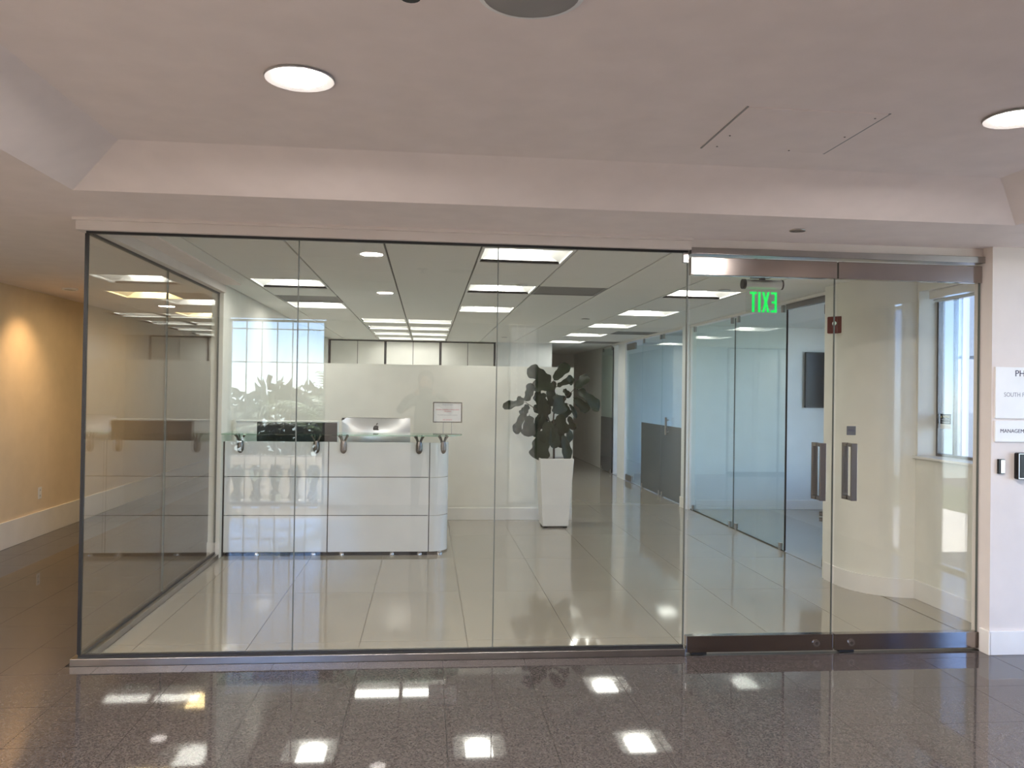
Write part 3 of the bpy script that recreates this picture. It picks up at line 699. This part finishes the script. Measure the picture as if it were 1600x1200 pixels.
sg = thing('sign_stand', (0.188,7.72,1.10), 'small framed white notice on two thin legs at the right end of the counter', 'sign')
fx0, fx1, fz0, fz1, fy = 0.053, 0.322, 1.208, 1.397, 7.72
MB().box(fx0,fx1,fy-.006,fy+.006,fz0,fz0+.009).box(fx0,fx1,fy-.006,fy+.006,fz1-.009,fz1).box(fx0,fx0+.009,fy-.006,fy+.006,fz0+.009,fz1-.009).box(fx1-.009,fx1,fy-.006,fy+.006,fz0+.009,fz1-.009).build('frame', 'dark_metal', sg)
card = box('card', 'paper', sg, fx0+.009, fx1-.009, fy-.003, fy+.003, fz0+.009, fz1-.009)
for x in (0.150, 0.228): MB().tube([(x,fy,1.108),(x,fy,fz0)], 0.004, 8).build('leg', 'metal', sg, smooth=True)
box('base', 'chrome', sg, 0.055, 0.320, fy-0.055, fy+0.045, 1.1005, 1.109, bevel=0.003)
mx_ = (fx0+fx1)/2
for z, s, body, mt, xs_ in ((1.372,.013,'RECEPTION DESK','ink_grey',1.0),(1.326,.016,'WE ARE CURRENTLY AWAY FROM','ink_red',.85),(1.309,.014,'THE OFFICE','ink_red',.9),(1.277,.012,'FOR ASSISTANCE PLEASE CONTACT','ink_grey',.95),(1.234,.015,'305 529-0010','ink_red',1.0)):
    text('lettering', body, s, mt, card, (mx_, fy-.0035, z), '-Y', 0.0003, 'CENTER', xs_)

# ------------------------------------------------------------------ cabinets behind the partition
cx0, cw = -1.775, 0.5
for k in range(3):
    cb = thing('tall_cabinet', (cx0+1.0*k+0.5,15.6,0), ['leftmost','middle','rightmost'][k] + ' pair of tall white cabinet doors against the far wall', 'cabinet', 'tall white cabinets at the far wall')
    box('body', 'black', cb, cx0+1.0*k+0.001, cx0+1.0*k+0.999, 15.32, 15.88, 0, 2.40)
    for q in range(2):
        a0 = cx0+1.0*k+q*0.5
        box('door', 'cabinet', cb, a0+(0.022 if q == 0 else 0.005), a0+0.5-(0.022 if q else 0.005), 15.30, 15.318, 0.05, 2.385, bevel=0.002)

# ------------------------------------------------------------------ planter and fig
pt = thing('planter', (1.435,9.27,0), 'tall tapered square white planter in front of the partition', 'planter')
top, bot, zc = 0.19, 0.145, 0.77
pc = (1.435, 9.28)
def sq(r, z): return [(pc[0]-r,pc[1]-r,z),(pc[0]+r,pc[1]-r,z),(pc[0]+r,pc[1]+r,z),(pc[0]-r,pc[1]+r,z)]
pm = MB().add(sq(bot,0.018)+sq(top,zc)+sq(top-.02,zc)+sq(top-.024,zc-.08),
    [(3,2,1,0)]+[(i,(i+1)%4,4+(i+1)%4,4+i) for i in range(4)]+[(4+i,4+(i+1)%4,8+(i+1)%4,8+i) for i in range(4)]+[(8+i,8+(i+1)%4,12+(i+1)%4,12+i) for i in range(4)]+[(12,13,14,15)])
pot = pm.build('pot', 'planter_white', pt, bevel=0.006)
for sx in (-1,1):
    for sy in (-1,1): box('foot', 'black', pt, pc[0]+sx*.11-.02, pc[0]+sx*.11+.02, pc[1]+sy*.11-.02, pc[1]+sy*.11+.02, 0, 0.02)
box('soil', 'soil', pot, pc[0]-.164, pc[0]+.164, pc[1]-.164, pc[1]+.164, zc-.0795, zc-.03)
fg = thing('fiddle_leaf_fig', (1.435,9.28,0.74), 'dark leafy fiddle-leaf fig growing in the white planter', 'plant')
k_ = 0.001865
P_ = lambda zx, zy, y=0.0: Vector((1.435 + (zx-400)*k_, 9.28 + y, 0.77 + (665-zy)*k_))
tk = MB()
tk.tube([P_(396,690),P_(395,600),P_(388,480,.02),P_(395,360,0),P_(385,205,-.01)], [.013,.012,.010,.008,.005], 8)
tk.tube([P_(390,470,.02),P_(320,400,-.05),P_(215,335,-.08)], [.009,.007,.004], 8)
tk.tube([P_(394,400,0),P_(450,320,.04),P_(520,250,.05)], [.009,.007,.004], 8)
tk.build('trunk', 'bark', fg, smooth=True)
def leaf_mesh(seed):
    rnd = random.Random(seed); nl, nw = 18, 6
    vs, fs = [], []
    ph = rnd.random()*6
    for a in range(nl+1):
        u = a/nl
        wd = (0.24 + 0.20*u) * min(1, ((u-0.04)/0.14))**0.6 * (1-max(0,(u-0.70)/0.30)**2.4)**0.5 if 0.06 < u < 1 else 0.0
        wd *= 1 - 0.14*math.exp(-((u-0.40)/0.12)**2) + 0.10*math.sin(19*u+ph)
        if u < 0.06: wd = 0.015
        for c_ in range(nw+1):
            v = -1+2*c_/nw
            z = 0.10*abs(v)*wd*2 + 0.03*math.sin(11*u+ph+1.5*v)*abs(v) - 0.22*u*u
            vs.append((u, wd*v, z))
    for a in range(nl):
        for c_ in range(nw):
            i = a*(nw+1)+c_; fs.append((i,i+1,i+nw+2,i+nw+1))
    me = bpy.data.meshes.new('leaf'); me.from_pydata(vs, [], fs); me.update(); me.materials.append(MATS['leaf'])
    for p in me.polygons: p.use_smooth = True
    return me
LM = [leaf_mesh(s) for s in range(4)]
LV = [(380,212,232,130,.85,0),(385,205,478,92,.75,0),(405,240,508,180,.8,0),(520,252,612,160,1.0,.05),(530,250,690,368,.65,0),(505,300,606,385,.8,-.05),
      (400,245,255,225,1.0,-.05),(215,332,78,358,.55,-.08),(215,335,255,225,.8,-.08),(212,395,152,525,.8,-.05),(240,405,236,545,1.15,-.1),(300,290,335,415,1.1,-.1),
      (400,280,425,400,1.35,-.15),(480,340,548,425,.9,0),(330,390,310,500,1.1,-.1),(420,395,440,520,1.1,-.15),(335,490,285,672,1.0,-.1),(440,520,478,668,.95,-.1),
      (380,470,392,600,1.2,-.15),(480,410,512,500,.9,-.05),(462,470,508,575,.9,-.05),(300,410,280,520,1.0,0),(360,320,270,385,1.0,.02),(500,230,478,172,.8,0),
      (240,345,196,420,1.0,0),(350,250,395,350,1.2,-.1),(440,330,470,420,1.2,-.1),(360,440,335,570,1.2,-.12),(430,500,445,610,1.1,-.05),(400,200,360,290,1.1,.05),
      (470,290,420,360,1.0,.1),(410,430,360,520,1.2,.1),(470,390,420,500,1.2,.1),(350,350,330,460,1.2,.12),(300,240,290,330,1.0,.05),(215,325,165,308,.6,-.05),
      (450,250,500,300,1.0,.08),(380,540,400,590,1.0,.02),(320,460,270,540,.9,.05),(340,280,275,330,1.0,-.12),(430,560,470,600,.9,.05)]
rl = random.Random(3)
for q, (bx_, by_, tx_, ty_, wd, yo) in enumerate(LV):
    A = P_(bx_, by_, yo*0.6); B = P_(tx_, ty_, yo + rl.uniform(-.07,.07))
    d = B-A; L = d.length; d.normalize()
    nrm = Vector((rl.uniform(-.8,.8), -1, rl.uniform(-.3,.8))); nrm = (nrm - d*nrm.dot(d)).normalized()
    s_ = nrm.cross(d)
    ww = max(L, 0.15)*wd*rl.uniform(0.58,0.92)
    Mx = Matrix(((d.x*L, s_.x*ww, nrm.x*L*.8, 0),(d.y*L, s_.y*ww, nrm.y*L*.8, 0),(d.z*L, s_.z*ww, nrm.z*L*.8, 0),(0,0,0,1)))
    o = bpy.data.objects.new('leaf', LM[q % 4]); C.objects.link(o); o.parent = fg
    o.matrix_local = Matrix.Translation(A - ORG[fg.name]) @ Mx

# ------------------------------------------------------------------ exit sign, alarm, television, outlet
ex = thing('exit_sign', (2.52,6.1,HC), 'green lit exit sign hanging from the ceiling inside the left door, seen from behind', 'exit sign')
box('canopy', 'black', ex, 2.45, 2.60, 6.03, 6.17, HC-0.012, HC, bevel=0.002)
MB().tube([(2.385,6.1,2.346),(2.668,6.1,2.346)], 0.036, 24).build('housing', 'aluminium', ex, smooth=True)
for x0, x1 in ((2.362,2.386),(2.667,2.679)): MB().tube([(x0,6.1,2.346),(x1,6.1,2.346)], 0.038, 24).build('end_cap', 'black', ex, smooth=True)
MB().box(2.50,2.54,6.09,6.11,2.38,HC-.01).build('stem', 'black', ex)
exp_ = box('plate', 'acrylic', ex, 2.392, 2.664, 6.096, 6.103, 2.132, 2.314)
def letter(polys, x0):
    m_ = MB()
    for pl_ in polys: m_.prism_y([(x0 - x, 2.135 + z) for x, z in pl_], 6.1035, 6.108)
    m_.build('lettering', 'exit_green', exp_)
hh, sw = 0.155, 0.017
rect = lambda a, b_, c, d_: [(a,c),(b_,c),(b_,d_),(a,d_)]
letter([[(0,0),(.046,0),(.046,sw),(sw,sw),(sw,(hh-sw)/2),(.040,(hh-sw)/2),(.040,(hh+sw)/2),(sw,(hh+sw)/2),(sw,hh-sw),(.046,hh-sw),(.046,hh),(0,hh)]], 2.640)
letter([[(0,0),(.019,0),(.030,.052),(.041,0),(.060,0),(.040,hh/2),(.060,hh),(.041,hh),(.030,hh-.052),(.019,hh),(0,hh),(.020,hh/2)]], 2.583)
letter([rect(0,sw+.002,0,hh)], 2.512)
letter([[(.017,0),(.036,0),(.036,hh-sw),(.053,hh-sw),(.053,hh),(0,hh),(0,hh-sw),(.017,hh-sw)]], 2.481)
al = thing('fire_alarm', (3.30,6.42,2.02), 'red fire alarm strobe on the rounded white wall', 'fire alarm')
af = Matrix.Rotation(R(-14),4,'Z')
def rotbox(nm, m_, parent, c, hx, hy, hz, ang, **kw):
    ca, sa = math.cos(ang), math.sin(ang)
    pts = [(c[0]+ca*a-sa*b_, c[1]+sa*a+ca*b_) for a,b_ in ((-hx,-hy),(hx,-hy),(hx,hy),(-hx,hy))]
    return MB().prism(pts, c[2]-hz, c[2]+hz).build(nm, m_, parent, **kw)
rotbox('body', 'red_plastic', al, (3.262,6.40,2.078), 0.062, 0.024, 0.068, R(-52), bevel=0.008)
MB().sphere((3.242,6.378,2.062), 0.026, 14, (1,1,.9)).build('strobe', 'acrylic', al, smooth=True)
MB().tube([(3.250,6.385,2.088),(3.238,6.375,2.088)], 0.018, 14).build('lamp', 'chrome', al, smooth=True)
tv = thing('television', (5.5,10.58,1.35), 'black flat television on the white wall of the first office', 'television')
tvc = box('casing', 'black', tv, 4.97, 6.15, 10.55, 10.585, 1.35, 2.085, bevel=0.004)
box('screen', 'gloss_black', tvc, 4.985, 6.135, 10.547, 10.5505, 1.365, 2.07)
box('wall_bracket', 'dark_metal', tv, 5.4, 5.7, 10.585, 10.619, 1.6, 1.85)
ou = thing('power_outlet', (-3.82,8.71,0.37), 'small pale power outlet on the tan passage wall', 'outlet')
box('plate', 'matte_white', ou, -3.8195, -3.814, 8.675, 8.745, 0.37, 0.485, bevel=0.002)
for z in (0.40, 0.455): MB().box(-3.814,-3.8135,8.70,8.704,z-.008,z+.008).box(-3.814,-3.8135,8.716,8.72,z-.008,z+.008).build('socket', 'black', ou)

# warm wall washer by the passage wall
ww_ = thing('wall_washer', (-3.36,8.20,HS), 'small recessed warm spotlight washing the tan passage wall', 'spotlight')
MB().lathe([(0.05,HS-0.002),(0.068,HS-0.006),(0.07,HS+0.011)], c=(-3.36,8.20), n=28, cap=False).build('trim_ring', 'matte_white', ww_, smooth=True)
MB().lathe([(0.05,HS-0.001),(0.0,HS-0.001)], c=(-3.36,8.20), n=28, cap=False).build('lens', 'grey_plastic', ww_)
spl = bpy.data.lights.new('wall_washer_beam', 'SPOT'); spl.energy = 20; spl.color = (1.0,0.62,0.30); spl.spot_size = R(95); spl.spot_blend = 0.9; spl.shadow_soft_size = 0.05
so = bpy.data.objects.new('wall_washer_beam', spl); C.objects.link(so); so.parent = ww_
so.location = (0,0,-0.02); so.rotation_euler = Vector((-0.35,0.05,-1)).to_track_quat('-Z','Y').to_euler()

# ------------------------------------------------------------------ signs and controls on the right wall
def plate(name, label, z0, z1):
    t_ = thing(name, (3.5,4.585,z0), label, 'sign')
    box('panel', 'matte_white', t_, 3.322, 3.722, 4.578, 4.5895, z0, z1, bevel=0.001)
    return t_
s1 = plate('suite_sign', 'larger white suite sign on the wall right of the doors', 1.388, 1.690)
text('lettering', 'PH', 0.052, 'ink', s1, (3.442,4.5775,1.652), '-Y', 0.0005)
text('lettering', '1', 0.052, 'ink', s1, (3.508,4.5775,1.652), '-Y', 0.0005)
text('lettering', 'SOUTH FLORIDA', 0.036, 'ink_grey', s1, (3.374,4.5775,1.527), '-Y', 0.0003, xs=.88)
s2 = plate('department_sign', 'smaller white sign just below the suite sign', 1.250, 1.374)
text('lettering', 'MANAGEMENT', 0.031, 'ink', s2, (3.352,4.5775,1.313), '-Y', 0.0005)
db = thing('door_bell', (3.361,4.58,1.06), 'small chrome push button under the wall signs', 'push button')
box('body', 'gloss_black', db, 3.342, 3.382, 4.574, 4.5895, 1.062, 1.148, bevel=0.002)
box('face', 'chrome', db, 3.356, 3.380, 4.5715, 4.5745, 1.066, 1.144, bevel=0.001)
kp = thing('card_reader', (3.50,4.57,1.03), 'black access keypad with red and blue lamps at the right edge', 'keypad')
box('housing', 'gloss_black', kp, 3.446, 3.566, 4.552, 4.5895, 1.030, 1.188, bevel=0.010, seg=3)
box('rim', 'aluminium', kp, 3.450, 3.562, 4.548, 4.553, 1.034, 1.184, bevel=0.002)
kpf = box('face', 'gloss_black', kp, 3.456, 3.558, 4.544, 4.5505, 1.040, 1.180, bevel=0.002)
box('lamp', 'led_red', kpf, 3.497, 3.517, 4.5425, 4.5445, 1.078, 1.096, bevel=0.003)
box('lamp', 'led_blue', kpf, 3.500, 3.516, 4.5425, 4.5445, 1.113, 1.120)

# ------------------------------------------------------------------ photographer, mirrored in the glass
pe = thing('person', (-0.02,-0.36,0), 'person in dark clothes raising a phone, mirrored in the front glass', 'person')
def skin(name, material, parent, nodes, edges, sub=2, root=0):
    me = bpy.data.meshes.new(name); org = ORG[parent.name]
    me.from_pydata([Vector(n_[0])-org for n_ in nodes], edges, []); me.update(); me.materials.append(MATS[material])
    o = bpy.data.objects.new(name, me); C.objects.link(o); o.parent = parent; ORG[o.name] = org
    o.modifiers.new('skin', 'SKIN')
    if not me.skin_vertices: me.skin_vertices.new()
    for i_, n_ in enumerate(nodes):
        r_ = n_[1]; sv = me.skin_vertices[0].data[i_]
        sv.radius = (r_, r_) if not isinstance(r_, tuple) else r_
        sv.use_root = (i_ == root)
    o.modifiers['skin'].use_smooth_shade = True
    s_ = o.modifiers.new('subdivision', 'SUBSURF'); s_.levels = sub; s_.render_levels = sub
    return o
by = -0.36
N_ = [((-.02,by,.93),(.15,.11)),((-.02,by,1.08),(.13,.095)),((-.02,by+.01,1.24),(.15,.105)),((-.02,by,1.38),(.13,.08)),((-.02,by+.02,1.46),.055),((-.02,by+.05,1.53),.07),((-.02,by+.06,1.62),.085),((-.02,by+.05,1.68),.06),
      ((.15,by,1.38),.06),((.29,by+.08,1.25),.046),((.20,by+.24,1.40),.036),((.10,by+.31,1.46),.026),
      ((-.19,by,1.38),.06),((-.33,by+.08,1.25),.046),((-.24,by+.24,1.40),.036),((-.14,by+.31,1.46),.026),
      ((.07,by,.86),.095),((.08,by+.02,.48),.062),((.09,by-.01,.10),.042),((.09,by+.01,.045),.04),((.10,by+.13,.035),.034),
      ((-.11,by,.86),.095),((-.12,by+.02,.48),.062),((-.13,by-.01,.10),.042),((-.13,by+.01,.045),.04),((-.14,by+.13,.035),.034)]
E_ = [(0,1),(1,2),(2,3),(3,4),(4,5),(5,6),(6,7),(3,8),(8,9),(9,10),(10,11),(3,12),(12,13),(13,14),(14,15),(0,16),(16,17),(17,18),(18,19),(19,20),(0,21),(21,22),(22,23),(23,24),(24,25)]
skin('body', 'shirt', pe, N_, E_)
hd = MB().sphere((-.02,by+.07,1.60), .096, 18, (.80,.98,1.18)); hd.sphere((-.02,by+.165,1.585), .018, 8, (.8,1,1.3))
for s in (-1,1): hd.sphere((-.02+s*.077,by+.06,1.595), .026, 8, (.4,.8,1.2))
hd.build('face', 'skin', pe, smooth=True)
fe = MB()
for s in (-1,1): fe.sphere((-.02+s*.030,by+.158,1.612), .010, 8, (1.2,.6,.7))
fe.sphere((-.02,by+.160,1.545), .020, 8, (1.2,.4,.35)); fe.build('features', 'hair', pe, smooth=True)
MB().sphere((-.02,by+.045,1.635), .105, 18, (.90,1.0,1.0)).sphere((-.02,by-.01,1.545), .085, 14, (1.0,.7,1.25)).build('hair', 'hair', pe, smooth=True)
for s in (-1,1):                                    # hands closed around the ends of the phone
    hx_ = -.02 + s*.10; hnd = [((hx_+s*.02,by+.30,1.45),.024),((hx_,by+.315,1.475),.026)]; ed = [(0,1)]
    for q in range(4):
        z = 1.462 + q*.016; n0 = len(hnd)
        hnd += [((hx_-s*.004,by+.335,z),.0085),((hx_-s*.016,by+.342,z+.004),.008),((hx_-s*.030,by+.3415,z+.004),.007)]; ed += [(1,n0),(n0,n0+1),(n0+1,n0+2)]
    n0 = len(hnd); hnd += [((hx_-s*.008,by+.308,1.478),.010),((hx_-s*.028,by+.311,1.488),.009)]; ed += [(1,n0),(n0,n0+1)]
    skin('hand', 'skin', pe, hnd, ed, 1)
ph = thing('phone', (-.02,by+.33,1.46), 'phone held up by the mirrored person', 'phone')
box('body', 'gloss_black', ph, -.095, .055, by+.322, by+.331, 1.458, 1.533, bevel=0.003)
box('camera_bump', 'dark_metal', ph, .028, .05, by+.331, by+.333, 1.503, 1.527, bevel=0.002)

# ------------------------------------------------------------------ outside
struct('terrace', 'terrace', -8, 4.64, -3.78, -1.76, -0.5, -0.32, label='sunlit terrace outside the balcony window', cat='terrace')
struct('terrace', 'terrace', 4.66, 8.5, -3.78, 4.7, -0.5, -0.32, label='terrace slab added outside the right lobby window to bounce sunlight indoors', cat='terrace')  # unseen slab, added as a sunlight reflector for the lobby ceiling
struct('wall_sky_block', 'stone', 0.95, 3.2, -2.9, -2.7, -0.32, 4.5, label='plain stone wall added outside the narrow window slit to block the bright sky', cat='wall')  # added so the slit mirrors a muted wall instead of bright sky
for q, (x, lab) in enumerate(((1.17,'left beaded cord hanging in the narrow window slit'),(1.27,'right beaded cord hanging in the narrow window slit'))):
    bc = thing('beaded_cord', (x,-1.57,0.9), lab, 'cord')
    MB().tube([(x,-1.57,2.39),(x,-1.57,0.9)], 0.002, 6).build('cord', 'bead', bc)
    mb_b = MB().sphere((0,0,0), 0.018, 8, (.8,.8,1.3)); bmsh = bpy.data.meshes.new('bead'); bmsh.from_pydata(mb_b.v, [], mb_b.f); bmsh.materials.append(MATS['bead'])
    for k in range(20):
        o = bpy.data.objects.new('bead', bmsh); C.objects.link(o); o.parent = bc; o.location = (0,0,1.45-k*0.075)
mat('lawn', (0.030, 0.045, 0.018), 0.95, var=0.4, scale=1.5)
struct('garden', 'lawn', -30, 30, -45, -3.8, -3.7, -3.5, label='dark green garden below the terrace', cat='garden')
bl = thing('balustrade', (-2.6,-3.6,-0.32), 'stone balustrade with turned balusters outside, mirrored low in the desk glass', 'balustrade')
box('top_rail', 'stone', bl, -6.0, 0.9, -3.72, -3.48, 0.34, 0.47, bevel=0.015)
box('bottom_rail', 'stone', bl, -6.0, 0.9, -3.70, -3.50, -0.32, -0.24, bevel=0.01)
bme = None
for k in range(24):
    x = -5.85 + k*0.285
    if bme is None:
        b0 = MB().lathe([(.075,-.24),(.075,-.20),(.045,-.18),(.05,-.14),(.095,-.04),(.085,.04),(.045,.16),(.035,.22),(.055,.26),(.075,.30),(.075,.34)], c=(x,-3.6), n=16).build('baluster', 'stone', bl, smooth=True); bme = b0
    else:
        o = bme.copy(); C.objects.link(o); o.location = (k*0.285,0,0)
pmr = random.Random(11)
def palm(x, y, z, n, ln, label):
    t_ = thing('palm_tree', (x,y,z), label, 'palm')
    for q in range(5):
        a = q*1.26; MB().tube([(x+.08*math.cos(a),y+.08*math.sin(a),z),(x+.14*math.cos(a),y+.14*math.sin(a),z+4.2)], [.05,.03], 8).build('stem', 'palm_stem', t_, smooth=True)
    for q in range(n):
        a = 2*math.pi*q/n + pmr.uniform(-.3,.3); el = pmr.uniform(.5,1.3); f_ = MB(); pts = []
        L = ln*pmr.uniform(.8,1.15)
        for s in range(13):
            u = s/12; r_ = L*u*math.cos(el)*(.75+.4*u); h_ = L*(u*math.sin(el) - .55*u*u)
            pts.append(Vector((x+r_*math.cos(a), y+r_*math.sin(a), z+4.05+h_)))
        f_.tube(pts, [.012*(1-u/14) for u in range(13)], 5)
        sd = Vector((-math.sin(a), math.cos(a), 0))
        for s in range(2, 26):
            u = s/26; i_ = min(11, int(u*12)); fr = u*12-i_; p = pts[i_].lerp(pts[i_+1], fr); d = (pts[i_+1]-pts[i_]).normalized()
            for sg_ in (-1,1):
                l_ = .42*(1-.6*u)*(.5+min(1,u*4)*.5)
                tip = p + (sd*sg_*.75 + d*.65 + Vector((0,0,-.25))).normalized()*l_
                mid = p.lerp(tip,.5) + Vector((0,0,.03)); wv = d*.014
                f_.add([p-wv*.5, p+wv*.5, mid+wv, mid-wv, tip], [(0,1,2,3),(3,2,4)])
        f_.build('frond', 'palm_leaf', t_)
palm(-1.5, -5.2, -3.5, 15, 2.6, 'feathery palm outside the balcony window, mirrored above the desk')
mat('foliage', (0.030, 0.050, 0.018), 0.7, var=0.4, scale=3)
def tree(x, y, z0, z1, r, label):
    t_ = thing('tree', (x,y,z0), label, 'tree', 'dark trees below the terrace')
    MB().tube([(x,y,z0),(x+.1,y,z0+1.0),(x,y,z1-r*.5)], [.35,.25,.12], 8).build('trunk', 'bark', t_, smooth=True)
    f_ = MB()
    for q in range(1600):
        a, b_ = pmr.uniform(0,6.283), math.acos(pmr.uniform(-1,1)); rr_ = r*pmr.uniform(.55,1.0)**.5*(1+.15*math.sin(5*a)*math.sin(4*b_))
        c = Vector((x+rr_*math.sin(b_)*math.cos(a)*1.15, y+rr_*math.sin(b_)*math.sin(a), z1-r+rr_*math.cos(b_)))
        u_ = Vector((pmr.gauss(0,1),pmr.gauss(0,1),pmr.gauss(0,1))).normalized(); v_ = u_.orthogonal().normalized()
        s_ = r*.12; f_.add([c-u_*s_, c-v_*s_*.5, c+u_*s_, c+v_*s_*.5], [(0,1,2,3)])
    f_.build('crown', 'foliage', t_)
ot = thing('office_block', (22,30,-40), 'grey-blue office block far outside the entrance window', 'building')
box('body', 'tower_wall', ot, 8, 42, 22, 40, -40, 7)
for k in range(12): box('window_band', 'tower_glass', ot, 8.3, 41.7, 21.95, 22.0, -38+k*3.7, -35.9+k*3.7)
for k in range(11): box('mullion', 'tower_wall', ot, 8.3+k*3.3, 8.5+k*3.3, 21.9, 21.95, -40, 6.8)
tree(-12.6, -18, -3.5, 1.9, 2.6, 'leftmost dark tree below the terrace')
tree(-4.6, -19, -3.5, 1.6, 2.6, 'middle dark tree below the terrace')
tree(3.6, -18, -3.5, 1.7, 2.6, 'rightmost dark tree below the terrace')
MB().box(-400,400,-400,400,-40.2,-40).build('ground', 'city', None, label='hazy city ground far below the building', cat='ground', kind='structure')
